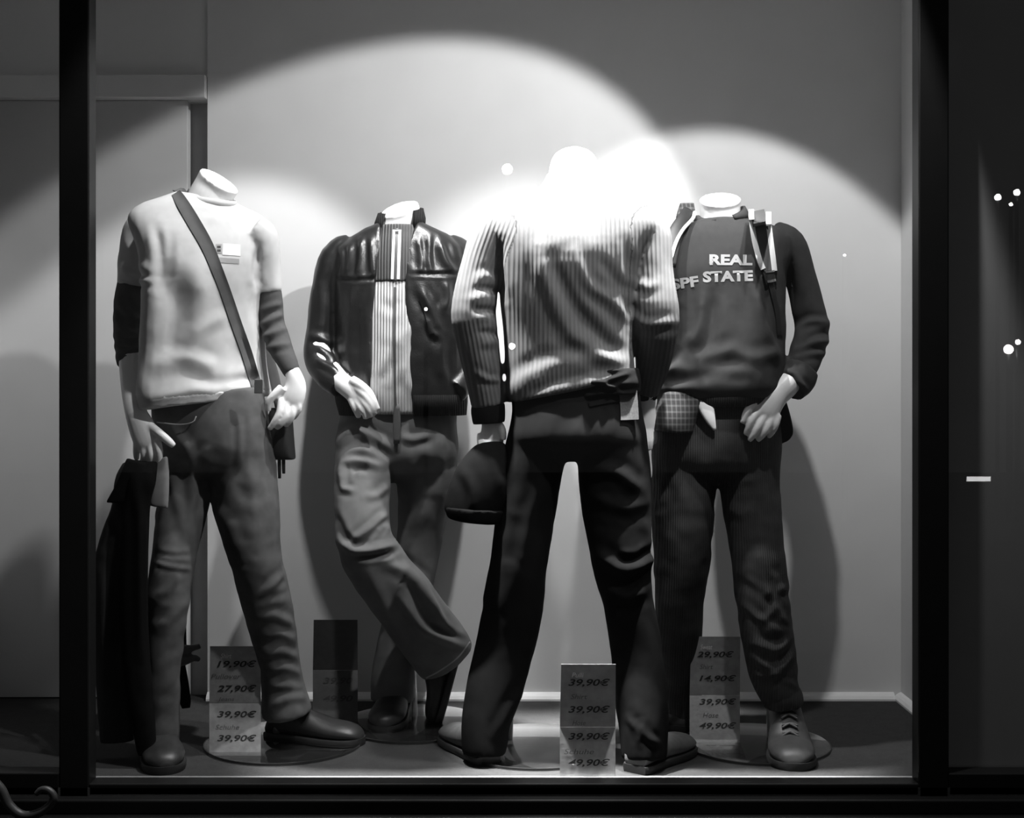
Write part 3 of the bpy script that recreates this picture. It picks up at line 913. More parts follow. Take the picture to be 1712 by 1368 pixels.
# jacket body: built as an open front shell: two front halves with the back
def jacket():
    bm = bmesh.new()
    # rows: y, outer left, outer right, inner-left edge, inner-right edge (opening), depth, half depth
    rows = [(372, 636, 706, 636, 702, 3.72, .075), (385, 606, 732, 638, 698, 3.72, .085), (402, 578, 762, 640, 692, 3.725, .10), (425, 556, 780, 640, 687, 3.73, .118), (470, 556, 782, 634, 684, 3.73, .132),
            (540, 560, 780, 630, 686, 3.73, .136), (610, 562, 778, 627, 690, 3.73, .138), (660, 566, 778, 627, 694, 3.73, .138), (690, 572, 776, 628, 697, 3.73, .132)]
    rr = catmull(rows, 5)
    for z0 in (0,):
        rings = []
        for y, xl, xr, il, ir, dd, hd in rr:
            cxx, hw = (xl + xr) / 2, (xr - xl) / 2
            il, ir = max(il, xl + 6), min(ir, xr - 6)
            # angle range around the ellipse leaving the opening (front = -y)
            def ang(px_):
                c = max(-0.98, min(0.98, (px_ - cxx) / hw))
                return math.acos(math.copysign(abs(c) ** (2.3 / 2), c))
            a0, a1 = ang(ir), ang(il)             # front side: angle -a
            n = 44
            outer, inner = [], []
            start, end = -a0, a1 - 2 * math.pi     # go from the right edge over the right side, the back, the left side to the left edge
            # right edge at angle -a0, moving to 0 (right side), pi/2 (back), pi (left), to 2pi - a1
            for k in range(n + 1):
                a = -a0 + (2 * math.pi - a1 + a0) * k / n
                u, v = se(a, 2.3)
                c = W(cxx, y, dd)
                X = Vector((hw / F * dd * u, hd * v, 0))
                outer.append(c + X)
                inner.append(c + X * (1 - 0.012 / max(X.length, .03)))
            rings.append(outer + inner[::-1])
        skin_rings(bm, rings)
    return bm
bm = jacket()
limb(bm, [(592, 412, 3.73, 24, 1.1), (566, 432, 3.73, 30, 1.15), (549, 490, 3.735, 29, 1.1), (540, 550, 3.73, 27, 1.1), (534, 595, 3.705, 26, 1.0), (548, 625, 3.66, 25, .95), (572, 645, 3.62, 21, .9)], n=26)
limb(bm, [(745, 412, 3.74, 24, 1.1), (768, 432, 3.74, 29, 1.15), (782, 490, 3.75, 28), (786, 560, 3.76, 27), (778, 620, 3.72, 25), (758, 655, 3.66, 22)], n=26)
jk = garment('leather_jacket', bm, M['leather'], m2, d, smooth=4, folds=[
    ([(570, 415), (572, 440), (568, 462)], 5, 4), ([(585, 410), (582, 435), (578, 460)], 5, 5), ([(605, 400), (603, 430), (600, 465)], 6, 5), ([(620, 400), (622, 430), (625, 462)], 6, 5),
    ([(560, 466), (600, 468), (634, 465)], -4, 3), ([(700, 400), (705, 430), (704, 458)], 6, 5), ([(718, 395), (716, 430), (720, 455)], 6, 5), ([(735, 405), (745, 435), (760, 455)], 6, 6),
    ([(688, 458), (725, 458), (772, 458)], -4, 3), ([(700, 480), (722, 520), (733, 560)], 6, 7), ([(712, 530), (722, 555), (735, 565)], 5, 5), ([(745, 470), (748, 500), (740, 520)], 5, 6),
    ([(530, 580), (545, 590), (560, 605)], 6, 5), ([(525, 600), (548, 612), (565, 622)], 6, 5), ([(515, 560), (535, 565), (560, 575)], 4, 6), ([(538, 480), (540, 520), (535, 560)], 4, 7),
    ([(590, 480), (585, 560), (590, 640)], 4, 9), ([(610, 500), (612, 580), (608, 660)], 3, 7), ([(740, 560), (735, 600), (742, 640)], 4, 8)],
    noise=[(2.5, (14, 14, 9), 41), (1.2, (34, 34, 28), 42)])
# waistband, collar, chest flap
bm = bmesh.new()
rows = [(660, 560, 782, 3.73, .142), (672, 562, 782, 3.73, .143), (694, 568, 780, 3.73, .138)]
rings = []
for y, xl, xr, dd, hd in rows:
    cxx, hw = (xl + xr) / 2, (xr - xl) / 2
    def ang(px_): return math.acos(math.copysign(abs((px_ - cxx) / hw) ** (2.3 / 2), px_ - cxx))
    a0, a1 = ang(698), ang(628)
    o_, i_ = [], []
    for k in range(45):
        a = -a0 + (2 * math.pi - a1 + a0) * k / 44
        u, v = se(a, 2.3)
        X = Vector((hw / F * dd * u, hd * v, 0)); c = W(cxx, y, dd)
        o_.append(c + X); i_.append(c + X * .95)
    rings.append(o_ + i_[::-1])
skin_rings(bm, rings)
me = bpy.data.meshes.new('jacket_waistband'); bmesh.ops.recalc_face_normals(bm, faces=bm.faces[:]); bm.to_mesh(me); bm.free()
at = me.attributes.new('rib', 'FLOAT', 'POINT'); at.data.foreach_set('value', [v.co.x for v in me.vertices])
link_mesh('jacket_waistband', me, M['leather_knit'], m2)
bm = bmesh.new(); rings = []
for k in range(33):
    t = k / 32; a = math.radians(-50 + 280 * t)
    u, v = math.cos(a), math.sin(a)
    lo = W(668 + 43 * u, 386 - 4 * u, 3.715) + Vector((0, .088 * v, 0))
    hi = W(670 + 38 * u, 352 - 4 * u + (10 if v < 0 else 0) * -v, 3.715) + Vector((0, .078 * v, 0))
    mid = (lo + hi) / 2 + Vector((u * .004, v * .004, 0))
    inn = Vector((u, v, 0)) * .008
    rings.append([lo, mid, hi, hi - inn + Vector((0, 0, .002)), mid - inn, lo - inn])
skin_rings(bm, rings)
me = bpy.data.meshes.new('jacket_collar'); bmesh.ops.recalc_face_normals(bm, faces=bm.faces[:]); bm.to_mesh(me); bm.free()
at = me.attributes.new('rib', 'FLOAT', 'POINT'); at.data.foreach_set('value', [v.co.x for v in me.vertices])
link_mesh('jacket_collar', me, M['leather_knit'], m2)
conform('pocket_welt', [(705, 500), (716, 530), (722, 558)], jk, M['leather'], m2, 9, lift=.001, thick=.003)
# jeans 2
jeans2 = trousers('jeans', m2, M['jeans_b'], d,
    [(668, 668, 575, 762, 3.72, .11), (715, 715, 566, 765, 3.72, .12), (760, 760, 562, 766, 3.72, .12), (800, 800, 566, 762, 3.72, .11)],
    [(612, 740, 3.69, 49, 1.1), (606, 800, 3.62, 48, 1.1), (605, 860, 3.55, 46, 1.1), (611, 912, 3.51, 48, 1.0), (640, 960, 3.535, 52, .9), (672, 1000, 3.565, 54, .85), (705, 1045, 3.605, 54, .85), (738, 1092, 3.64, 53, .85), (748, 1106, 3.65, 50, .85)],
    [(714, 740, 3.73, 50, 1.1), (713, 800, 3.735, 50, 1.1), (704, 880, 3.745, 40, 1.2), (694, 950, 3.75, 37, 1.2), (676, 1040, 3.755, 38, 1.2), (660, 1120, 3.75, 38, 1.2), (655, 1172, 3.745, 38, 1.2)],
    [([(566, 738), (600, 722), (655, 750)], 8, 7), ([(562, 770), (600, 752), (650, 775)], 6, 6), ([(565, 800), (580, 772), (640, 780)], 8, 6), ([(588, 790), (600, 782), (618, 784)], -8, 6), ([(572, 790), (572, 815), (592, 820)], 6, 5),
     ([(585, 908), (620, 882), (648, 858)], 8, 6), ([(560, 860), (575, 895), (590, 910)], -6, 6), ([(566, 905), (600, 922), (655, 912)], 9, 7), ([(592, 930), (625, 930), (662, 922)], -9, 5), ([(630, 890), (645, 880), (652, 890)], 4, 5),
     ([(610, 830), (630, 828), (652, 812)], 5, 6), ([(640, 940), (690, 965), (735, 1030)], 8, 9), ([(690, 985), (720, 1040), (770, 1068)], -9, 8), ([(668, 1000), (705, 1050), (775, 1080)], 9, 7), ([(720, 1000), (745, 1045), (782, 1068)], 6, 6),
     ([(620, 960), (650, 1030), (690, 1090)], 5, 10), ([(685, 770), (700, 800), (690, 840)], 5, 10), ([(735, 720), (740, 800), (735, 880)], 3, 7), ([(672, 730), (690, 735), (720, 728)], 4, 6)],
    [(3.0, (10, 10, 9), 51), (1.5, (24, 24, 24), 52)])
conform('hem_seam', [(786, 1073), (765, 1100), (735, 1122), (712, 1134)], jeans2, M['stitch'], m2, 2.4, lift=.0005, thick=.0012)
bm = bmesh.new()
torso(bm, [(676, 676, 658, 668, 3.59, .004), (710, 710, 657, 670, 3.592, .004), (742, 742, 658, 668, 3.594, .003)], power=4, n=12)
obj('belt_end', bm, M['strap'], m2)
shoe(m2, W(640, 1227, floor_d(1227)), W(668, 1186, floor_d(1180)), (M['shoe'], M['sole']))
# the crossed foot stands on its toe
toe = W(736, 1214, 3.66)
heel = W(772, 1085, 3.7)
u = (toe - heel).normalized(); up = Vector((-0.96, -0.15, -0.25)); sd = up.cross(u).normalized(); up = u.cross(sd).normalized()
mt = Matrix(((u.x, sd.x, up.x, heel.x), (u.y, sd.y, up.y, heel.y), (u.z, sd.z, up.z, heel.z), (0, 0, 0, 1)))
shoe(m2, toe, heel, (M['shoe'], M['sole']), length=(toe - heel).length, matrix=mt, ankle=.115, width=.058)
base_plate(m2, 690, 1212, 0.20)
rod(m2, (W(692, 1200, 3.76).x, 3.79, .008), (W(692, 1200, 3.76).x - .01, 3.79, .30), .008)

# =================================================================== MANNEQUIN 3: seen from behind
m3 = tag(empty('mannequin', W(880, 1250, floor_d(1250))), 'headless mannequin seen from behind in a silvery ribbed sweater and black trousers', 'mannequin', 'headless mannequins in the shop window')
m3.location.z = 0
d = 3.33
bm = bmesh.new()
limb(bm, [(960, 272, 3.395, 38, .9), (960, 286, 3.372, 42, .9), (960, 305, 3.352, 44, .9), (960, 335, 3.34, 70, .8)], n=28)
torso(bm, [(340, 340, 880, 1040, 3.34, .06), (380, 380, 855, 1060, 3.34, .085), (480, 480, 860, 1045, 3.34, .085), (640, 640, 870, 1045, 3.34, .07)])
limb(bm, [(835, 380, 3.33, 24), (806, 450, 3.33, 23), (792, 525, 3.32, 23), (805, 600, 3.33, 21), (818, 680, 3.34, 17), (822, 708, 3.345, 17, .8), (823, 728, 3.345, 20, .55), (824, 744, 3.345, 18, .5)])
for f in ([(836, 710, 3.335, 6.5), (841, 722, 3.325, 6), (842, 736, 3.325, 5)],
          [(808, 735, 3.335, 6.5), (812, 752, 3.328, 6), (818, 764, 3.335, 5)],
          [(818, 740, 3.335, 6.5), (823, 757, 3.328, 6), (828, 768, 3.335, 5)],
          [(828, 740, 3.335, 6.5), (833, 756, 3.33, 6), (836, 766, 3.337, 5)],
          [(803, 725, 3.34, 6), (803, 742, 3.332, 5.5), (808, 756, 3.335, 4.5)]):
    limb(bm, f, n=12)
limb(bm, [(1088, 385, 3.33, 24), (1098, 450, 3.32, 23), (1098, 535, 3.32, 22), (1090, 600, 3.36, 20), (1082, 665, 3.41, 15), (1081, 690, 3.42, 16, .75), (1082, 712, 3.425, 18, .55), (1082, 722, 3.425, 16, .5)])
for f in ([(1070, 716, 3.42, 6), (1071, 735, 3.415, 5.5), (1073, 750, 3.42, 4.5)], [(1078, 720, 3.42, 6), (1079, 740, 3.415, 5.5), (1080, 755, 3.42, 4.5)],
          [(1086, 720, 3.42, 6), (1087, 738, 3.415, 5.5), (1087, 752, 3.42, 4.5)], [(1094, 715, 3.425, 5.5), (1095, 730, 3.42, 5), (1094, 742, 3.425, 4.2)],
          [(1068, 698, 3.415, 6), (1064, 712, 3.405, 5.5), (1066, 724, 3.41, 4.5)]):
    limb(bm, f, n=12)
garment('body', bm, M['skin'], m3, d, voxel=0.0034, smooth=3)
larm = [(850, 362, 3.33, 26, 1.1), (822, 388, 3.33, 33, 1.1), (802, 450, 3.325, 34, 1.05), (791, 522, 3.315, 38, 1.0), (799, 575, 3.32, 35, 1.0), (809, 630, 3.33, 31, 1.0), (817, 678, 3.34, 28, 1.0)]
rarm = [(1066, 362, 3.33, 26, 1.1), (1092, 388, 3.33, 29, 1.1), (1094, 450, 3.32, 32, 1.05), (1096, 525, 3.31, 40, 1.0), (1095, 575, 3.345, 34, 1.0), (1088, 625, 3.385, 26, 1.0), (1082, 658, 3.41, 19, 1.0)]
bm = bmesh.new()
torso(bm, [(290, 290, 913, 1007, 3.357, .060), (304, 304, 908, 1012, 3.345, .066), (320, 320, 890, 1030, 3.335, .075), (336, 336, 855, 1066, 3.335, .09), (352, 352, 832, 1090, 3.335, .105), (380, 380, 818, 1102, 3.335, .122), (430, 430, 832, 1074, 3.33, .136), (500, 500, 837, 1062, 3.33, .122),
           (560, 555, 842, 1058, 3.33, .108), (620, 605, 845, 1060, 3.33, .107), (655, 622, 847, 1062, 3.33, .114), (674, 630, 850, 1062, 3.33, .110)], power=2.35)
limb(bm, larm, n=28)
limb(bm, rarm, n=28)
sw3 = garment('sweater', bm, M['sweater'], m3, d, smooth=6, rib=axis_rib([(larm[1:], 40), (rarm[1:], 42)]), folds=[
    ([(900, 415), (912, 470), (945, 545), (990, 585), (1045, 612)], 6.5, 11), ([(925, 430), (945, 480), (975, 530), (1035, 590)], -5.8, 10), ([(960, 420), (985, 475), (1025, 505), (1058, 545)], 5.0, 9), ([(1000, 430), (1030, 470), (1055, 490)], -3.6, 9),
    ([(852, 650), (890, 625), (950, 605), (1055, 600)], 5.0, 11), ([(880, 660), (930, 640), (1000, 625)], -4.3, 8), ([(1045, 400), (1052, 460), (1050, 540)], -4.3, 7), ([(838, 400), (838, 450), (842, 500)], -5.0, 6), ([(855, 440), (870, 520), (880, 620)], 2.9, 12),
    ([(795, 468), (812, 462), (832, 472)], 3.6, 7), ([(798, 482), (815, 482), (832, 488)], -4.3, 4.5), ([(785, 500), (808, 498), (830, 502)], 3.6, 7), ([(792, 518), (812, 518), (830, 520)], -5.0, 5), ([(795, 536), (812, 534), (830, 542)], 3.6, 7),
    ([(800, 556), (815, 556), (832, 560)], -4.3, 5), ([(802, 574), (818, 574), (834, 572)], 3.6, 7), ([(795, 622), (815, 634), (838, 636)], 4.3, 5), ([(1060, 528), (1080, 542), (1130, 538)], 5.0, 7), ([(1066, 470), (1085, 480), (1100, 470)], 2.9, 7)],
    noise=[(2.5, (9, 9, 6), 61)])
for nm, pts in (('cuff', [(817, 672, 3.34, 27.5, 1), (816, 690, 3.342, 29, 1), (817, 708, 3.343, 27, 1)]), ('cuff', [(1082, 650, 3.405, 19, 1), (1081, 660, 3.412, 18.5, 1), (1081, 668, 3.416, 17, 1)])):
    bm = bmesh.new(); limb(bm, pts, n=24)
    garment(nm, bm, M['felt'], m3, d, smooth=3, voxel=.004, noise=[(1.5, (20, 20, 40), 62)])
tr3 = trousers('trousers', m3, M['trousers_black'], d,
    [(625, 618, 852, 1066, 3.335, .092), (680, 680, 856, 1072, 3.335, .112), (730, 730, 848, 1082, 3.335, .13), (765, 765, 850, 1086, 3.335, .12)],
    [(902, 720, 3.335, 52, 1.15), (888, 800, 3.335, 52, 1.1), (876, 870, 3.33, 50, 1.05), (868, 940, 3.325, 48, 1.05), (857, 1020, 3.33, 51, 1.0), (842, 1090, 3.335, 49, 1.0), (824, 1160, 3.315, 46, 1.1), (812, 1215, 3.29, 41, 1.2), (809, 1264, 3.275, 37, 1.3)],
    [(1022, 720, 3.335, 58, 1.1), (1028, 800, 3.33, 62, 1.05), (1032, 870, 3.32, 58, 1.0), (1038, 940, 3.30, 49, 1.05), (1050, 1010, 3.295, 42, 1.1), (1064, 1090, 3.295, 43, 1.1), (1073, 1170, 3.262, 45, 1.1), (1077, 1225, 3.235, 41, 1.2), (1078, 1270, 3.222, 38, 1.25)],
    [([(985, 780), (1030, 790), (1070, 820)], 7, 10), ([(990, 830), (1040, 850), (1080, 840)], 5, 10), ([(1000, 925), (1045, 955), (1086, 935)], 9, 9), ([(1035, 935), (1065, 935), (1088, 918)], -9, 6), ([(1010, 985), (1050, 1000), (1080, 985)], 6, 9),
     ([(1085, 880), (1090, 960), (1110, 1080)], 5, 7), ([(1070, 1210), (1080, 1230), (1100, 1245)], 6, 6), ([(1050, 1200), (1065, 1225), (1070, 1245)], 5, 6), ([(880, 1150), (850, 1190), (830, 1230)], 5, 8), ([(900, 820), (880, 900), (870, 960)], 4, 10)],
    [(2.5, (10, 10, 8), 71), (1.5, (24, 24, 20), 72)])
# crumpled waistband and back pocket, hanging tag
bm = bmesh.new()
torso(bm, [(622, 616, 950, 1066, 3.33, .096), (640, 634, 948, 1068, 3.33, .105), (662, 658, 955, 1068, 3.33, .108)], power=2.6)
garment('waistband', bm, M['trousers_black'], m3, d, smooth=4, folds=[([(975, 645), (1010, 638), (1050, 625)], 9, 4), ([(965, 632), (1000, 640), (1040, 655)], 9, 4), ([(965, 655), (1010, 652), (1060, 650)], -6, 5), ([(960, 665), (1000, 655), (1030, 645)], 6, 4)], noise=[(5, (22, 22, 40), 73)], voxel=.004)
conform('back_pocket', [(985, 676), (1010, 671), (1035, 667)], tr3, M['trousers_black'], m3, 8, lift=.001, thick=.004)
conform('hanging_tag', [(1050, 654), (1052, 680), (1053, 702)], tr3, M['tag_paper'], m3, 30, lift=.004, thick=.002)
shoe(m3, W(752, 1236, floor_d(1236)), W(816, 1278, floor_d(1278)), (M['shoe_grey'], M['sole']))
shoe(m3, W(1148, 1254, floor_d(1254)), W(1062, 1293, floor_d(1293)), (M['shoe_grey'], M['sole']))
base_plate(m3, 895, 1250, 0.21)
rod(m3, (W(850, 1240, 3.42).x, 3.45, .008), (W(860, 1240, 3.42).x, 3.42, .35))

# --- cap in the hand
cap = tag(empty('cap', W(800, 870, 3.32)), 'soft black cap held low in the hand of the mannequin seen from behind', 'cap')
bm = bmesh.new()
torso(bm, [(737, 739, 806, 838, 3.335, .018), (750, 750, 788, 852, 3.332, .04), (775, 775, 767, 862, 3.33, .058), (800, 800, 755, 864, 3.33, .068), (830, 830, 746, 862, 3.33, .072), (852, 854, 743, 850, 3.33, .07), (866, 870, 752, 838, 3.33, .062)], power=2.2)
garment('crown', bm, M['felt'], cap, d, smooth=5, folds=[([(770, 780), (790, 820), (795, 860)], 5, 9), ([(820, 760), (835, 800), (845, 840)], 4, 9)], noise=[(3, (14, 14, 12), 81)])
bm = bmesh.new()
torso(bm, [(846, 852, 744, 852, 3.325, .074), (864, 872, 748, 842, 3.325, .070), (870, 876, 764, 832, 3.32, .055)], power=2.2)
garment('brim', bm, M['felt'], cap, d, smooth=3, voxel=.004)

# =================================================================== MANNEQUIN 4: printed sweatshirt
m4 = tag(empty('mannequin', W(1262, 1246, floor_d(1246))), 'headless white mannequin in a dark printed sweatshirt, plaid shirt and cords', 'mannequin', 'headless mannequins in the shop window')
m4.location.z = 0
d = 3.50
bm = bmesh.new()
limb(bm, [(1204, 333, 3.483, 34.5, 1.0), (1204, 346, 3.492, 33.5, .98), (1205, 372, 3.50, 36, 1.0), (1206, 398, 3.51, 62, .9)], n=28)
torso(bm, [(390, 390, 1140, 1280, 3.51, .06), (430, 430, 1125, 1310, 3.51, .085), (520, 520, 1145, 1290, 3.51, .09), (660, 660, 1150, 1285, 3.51, .09)])
limb(bm, [(1310, 410, 3.52, 17), (1336, 480, 3.53, 15), (1354, 555, 3.525, 14), (1340, 605, 3.47, 15), (1318, 640, 3.42, 21), (1300, 660, 3.40, 20, .8), (1285, 676, 3.39, 25, .6), (1276, 690, 3.385, 26, .5), (1272, 698, 3.385, 22, .45)])
for f in ([(1280, 660, 3.385, 7.5), (1262, 672, 3.372, 7), (1249, 688, 3.366, 6.5), (1241, 708, 3.366, 4.5)],
          [(1270, 684, 3.378, 7), (1257, 702, 3.366, 6.5), (1251, 716, 3.368, 6), (1246, 727, 3.374, 4.5)],
          [(1280, 692, 3.378, 7), (1268, 713, 3.366, 6.5), (1260, 727, 3.368, 6), (1252, 737, 3.374, 4.5)],
          [(1291, 696, 3.38, 7), (1283, 714, 3.37, 6.5), (1275, 727, 3.372, 6), (1266, 737, 3.38, 4.5)],
          [(1301, 694, 3.383, 6.5), (1297, 710, 3.376, 6), (1291, 722, 3.38, 5.5), (1284, 731, 3.388, 4.5)]):
    limb(bm, f, n=12)
garment('body', bm, M['skin'], m4, d, voxel=0.0034, smooth=3)
bm = bmesh.new()
torso(bm, [(370, 366, 1164, 1242, 3.502, .064), (378, 372, 1146, 1266, 3.507, .077), (388, 380, 1128, 1294, 3.51, .092), (408, 400, 1112, 1322, 3.51, .11), (450, 445, 1108, 1318, 3.505, .125), (510, 510, 1112, 1312, 3.50, .13), (570, 570, 1116, 1312, 3.49, .135), (615, 615, 1108, 1310, 3.485, .145), (645, 645, 1098, 1306, 3.48, .15), (668, 664, 1100, 1302, 3.485, .14)], power=2.35)
limb(bm, [(1290, 392, 3.515, 24, 1.1), (1318, 408, 3.52, 28, 1.15), (1336, 455, 3.53, 26, 1.1), (1350, 510, 3.535, 26.5, 1.05), (1357, 556, 3.525, 28, 1.0), (1346, 598, 3.48, 28, 1.0), (1334, 628, 3.45, 25, 1.0)], n=26)
limb(bm, [(1140, 400, 3.52, 24, 1.1), (1110, 420, 3.53, 28, 1.1), (1096, 490, 3.54, 26), (1092, 560, 3.54, 25), (1094, 620, 3.51, 24), (1098, 660, 3.49, 22)], n=24)
sw4 = garment('sweatshirt', bm, M['sweatshirt'], m4, d, smooth=7, folds=[
    ([(1178, 480), (1165, 560), (1118, 632)], 8, 9), ([(1195, 490), (1185, 560), (1150, 600)], -5, 10), ([(1258, 470), (1280, 550), (1305, 620)], 8, 9), ([(1275, 480), (1292, 540), (1306, 580)], -6, 8), ([(1215, 500), (1218, 560), (1225, 600)], 4, 14),
    ([(1095, 645), (1145, 608), (1200, 592), (1240, 580)], 6, 10), ([(1115, 645), (1160, 632), (1230, 606)], -5, 10), ([(1120, 624), (1190, 618), (1270, 622)], 5, 9), ([(1092, 668), (1115, 650), (1170, 644)], 5, 8), ([(1225, 590), (1260, 600), (1300, 590)], 5, 10),
    ([(1325, 562), (1352, 540), (1386, 540)], 8, 6), ([(1335, 575), (1360, 560), (1388, 556)], -7, 5), ([(1330, 588), (1360, 575), (1386, 572)], 7, 5), ([(1322, 602), (1350, 592), (1380, 592)], 5, 5), ([(1318, 440), (1322, 490), (1318, 530)], -6, 7), ([(1330, 420), (1345, 480), (1355, 530)], 4, 10)],
    noise=[(2.5, (10, 10, 8), 91), (1.2, (26, 26, 20), 92)])
fxx = lambda co: co[:, 0]
bm = bmesh.new()
torso(bm, [(655, 652, 1106, 1302, 3.487, .139), (668, 664, 1104, 1302, 3.487, .142), (682, 676, 1108, 1300, 3.487, .132)], n=48, power=2.35)
garment('hem_rib', bm, M['sweat_rib'], m4, d, smooth=3, rib=fxx, noise=[(4, (12, 12, 8), 93)])
bm = bmesh.new()
limb(bm, [(1340, 616, 3.455, 29, 1.0), (1330, 634, 3.445, 33, 1.0), (1318, 648, 3.435, 31, 1.0)], n=24)
garment('rolled_cuff', bm, M['sweatshirt'], m4, d, smooth=4, voxel=.004, folds=[([(1295, 630), (1315, 620), (1335, 640), (1350, 655)], 6, 5), ([(1305, 640), (1325, 632), (1340, 655)], -6, 4)], noise=[(3.5, (24, 24, 24), 94)])
# collar of the shirt below
bm = bmesh.new(); rings = []
for k in range(37):
    a = math.radians(-70 + 320 * k / 36)
    u, v = math.cos(a), math.sin(a)
    lo = W(1206 + 45 * u, 374 - 6 * u, 3.50) + Vector((0, .074 * v, 0))
    hi = W(1205 + 41 * u, 352 - 8 * u + max(0, -v) * 16, 3.50) + Vector((0, .068 * v, 0))
    inn = Vector((u, v, 0)) * .008
    rings.append([lo, (lo + hi) / 2 + inn * .6, hi, hi - inn, (lo + hi) / 2 - inn * .5, lo - inn])
skin_rings(bm, rings)
obj('collar', bm, M['sweatshirt'], m4)
# print
print_text('print_line', 'REAL', 1222, 434.5, 18, 3.39, sw4, M['grey_print'], m4, rot=0.01, bold=.045, width_px=72)
print_text('print_line', 'STATE', 1217, 462, 18.5, 3.39, sw4, M['grey_print'], m4, rot=-0.03, bold=.045, width_px=84)
print_text('print_line', 'SPF', 1145, 473, 18, 3.39, sw4, M['grey_print'], m4, rot=-0.14, bold=.04, width_px=46)
# plaid shirt tails and trousers
bm = bmesh.new()
torso(bm, [(655, 655, 1104, 1200, 3.46, .10), (690, 690, 1094, 1170, 3.455, .112), (712, 714, 1091, 1160, 3.455, .114), (719, 722, 1092, 1158, 3.455, .112)], power=2.4)
garment('plaid_shirt', bm, M['plaid'], m4, d, smooth=3, voxel=.004, noise=[(3, (18, 18, 8), 95)])
bm = bmesh.new()
torso(bm, [(662, 660, 1160, 1186, 3.37, .010), (685, 680, 1168, 1193, 3.365, .010), (705, 700, 1180, 1196, 3.362, .008), (720, 719, 1193, 1197.5, 3.362, .004)], power=3, n=16)
obj('white_shirt_tail', bm, M['white_print'], m4)
bm = bmesh.new()
torso(bm, [(655, 655, 1270, 1305, 3.50, .10), (700, 700, 1288, 1318, 3.52, .09), (725, 722, 1302, 1322, 3.53, .07), (742, 732, 1303, 1318, 3.53, .05)], power=2.4)
garment('shirt_back_tail', bm, M['felt'], m4, d, smooth=3, voxel=.004, noise=[(2, (18, 18, 8), 96)])
tr4 = trousers('cord_trousers', m4, M['cord'], d,
    [(660, 660, 1100, 1296, 3.495, .115), (710, 710, 1092, 1304, 3.495, .122), (760, 760, 1089, 1304, 3.495, .122), (800, 800, 1090, 1302, 3.495, .115)],
    [(1145, 740, 3.50, 54, 1.1), (1143, 810, 3.50, 54, 1.1), (1141, 880, 3.50, 50, 1.1), (1140, 950, 3.51, 46, 1.1), (1136, 1020, 3.53, 40, 1.2), (1136, 1090, 3.56, 36, 1.2), (1140, 1160, 3.60, 34, 1.2), (1142, 1215, 3.61, 36, 1.2)],
    [(1252, 740, 3.49, 52, 1.1), (1253, 810, 3.475, 50, 1.1), (1261, 880, 3.45, 47, 1.1), (1269, 950, 3.42, 45, 1.1), (1278, 1020, 3.40, 44, 1.1), (1286, 1080, 3.39, 43, 1.1), (1294, 1130, 3.385, 40, 1.1), (1306, 1172, 3.38, 33, 1.15)],
    [([(1110, 740), (1125, 800), (1150, 850)], 6, 10), ([(1205, 775), (1245, 780), (1270, 775)], 5, 8), ([(1205, 800), (1240, 805), (1265, 800)], 4, 7), ([(1215, 850), (1240, 860), (1262, 850)], 4, 8), ([(1257, 720), (1258, 740), (1255, 765)], 6, 4),
     ([(1270, 920), (1280, 950), (1300, 970)], 6, 7), ([(1275, 960), (1292, 998), (1318, 975)], 8, 6), ([(1245, 965), (1275, 985), (1292, 1000)], 6, 6), ([(1240, 1010), (1275, 1035), (1300, 1015)], 8, 6), ([(1292, 1005), (1310, 1035), (1326, 1045)], 8, 6),
     ([(1260, 1030), (1295, 1050), (1325, 1055)], 7, 6), ([(1280, 1010), (1300, 995), (1322, 1000)], -8, 6), ([(1255, 1075), (1300, 1088), (1328, 1060)], 9, 6), ([(1255, 1050), (1285, 1068), (1315, 1072)], -7, 6), ([(1262, 1100), (1300, 1125), (1330, 1085)], 9, 6),
     ([(1275, 1100), (1300, 1105), (1322, 1085)], -7, 6), ([(1262, 1130), (1300, 1132), (1335, 1150)], 7, 5), ([(1283, 1150), (1305, 1135), (1325, 1140)], -6, 5)],
    [(2.5, (10, 10, 8), 101), (2.2, (22, 22, 30), 102)], rib=fxx, fscale=.4)
bm = bmesh.new()
limb(bm, [(1303, 1160, 3.38, 33, 1.15), (1310, 1172, 3.378, 34, 1.15), (1312, 1182, 3.378, 30, 1.15)], n=26)
garment('trouser_turn_up', bm, M['cord'], m4, d, smooth=3, voxel=.004, rib=fxx, noise=[(3, (20, 20, 20), 103)])
bt = shoe(m4, W(1328, 1290, floor_d(1290)), W(1312, 1240, floor_d(1240)), (M['boot'], M['sole']), width=.058, ankle=.145, laces=True)
shoe(m4, W(1135, 1226, floor_d(1226)), W(1146, 1196, floor_d(1196)), (M['shoe'], M['sole']))
base_plate(m4, 1264, 1246, 0.192)
rod(m4, (W(1290, 1240, 3.46).x, 3.47, .008), (W(1285, 1240, 3.46).x, 3.46, .30))

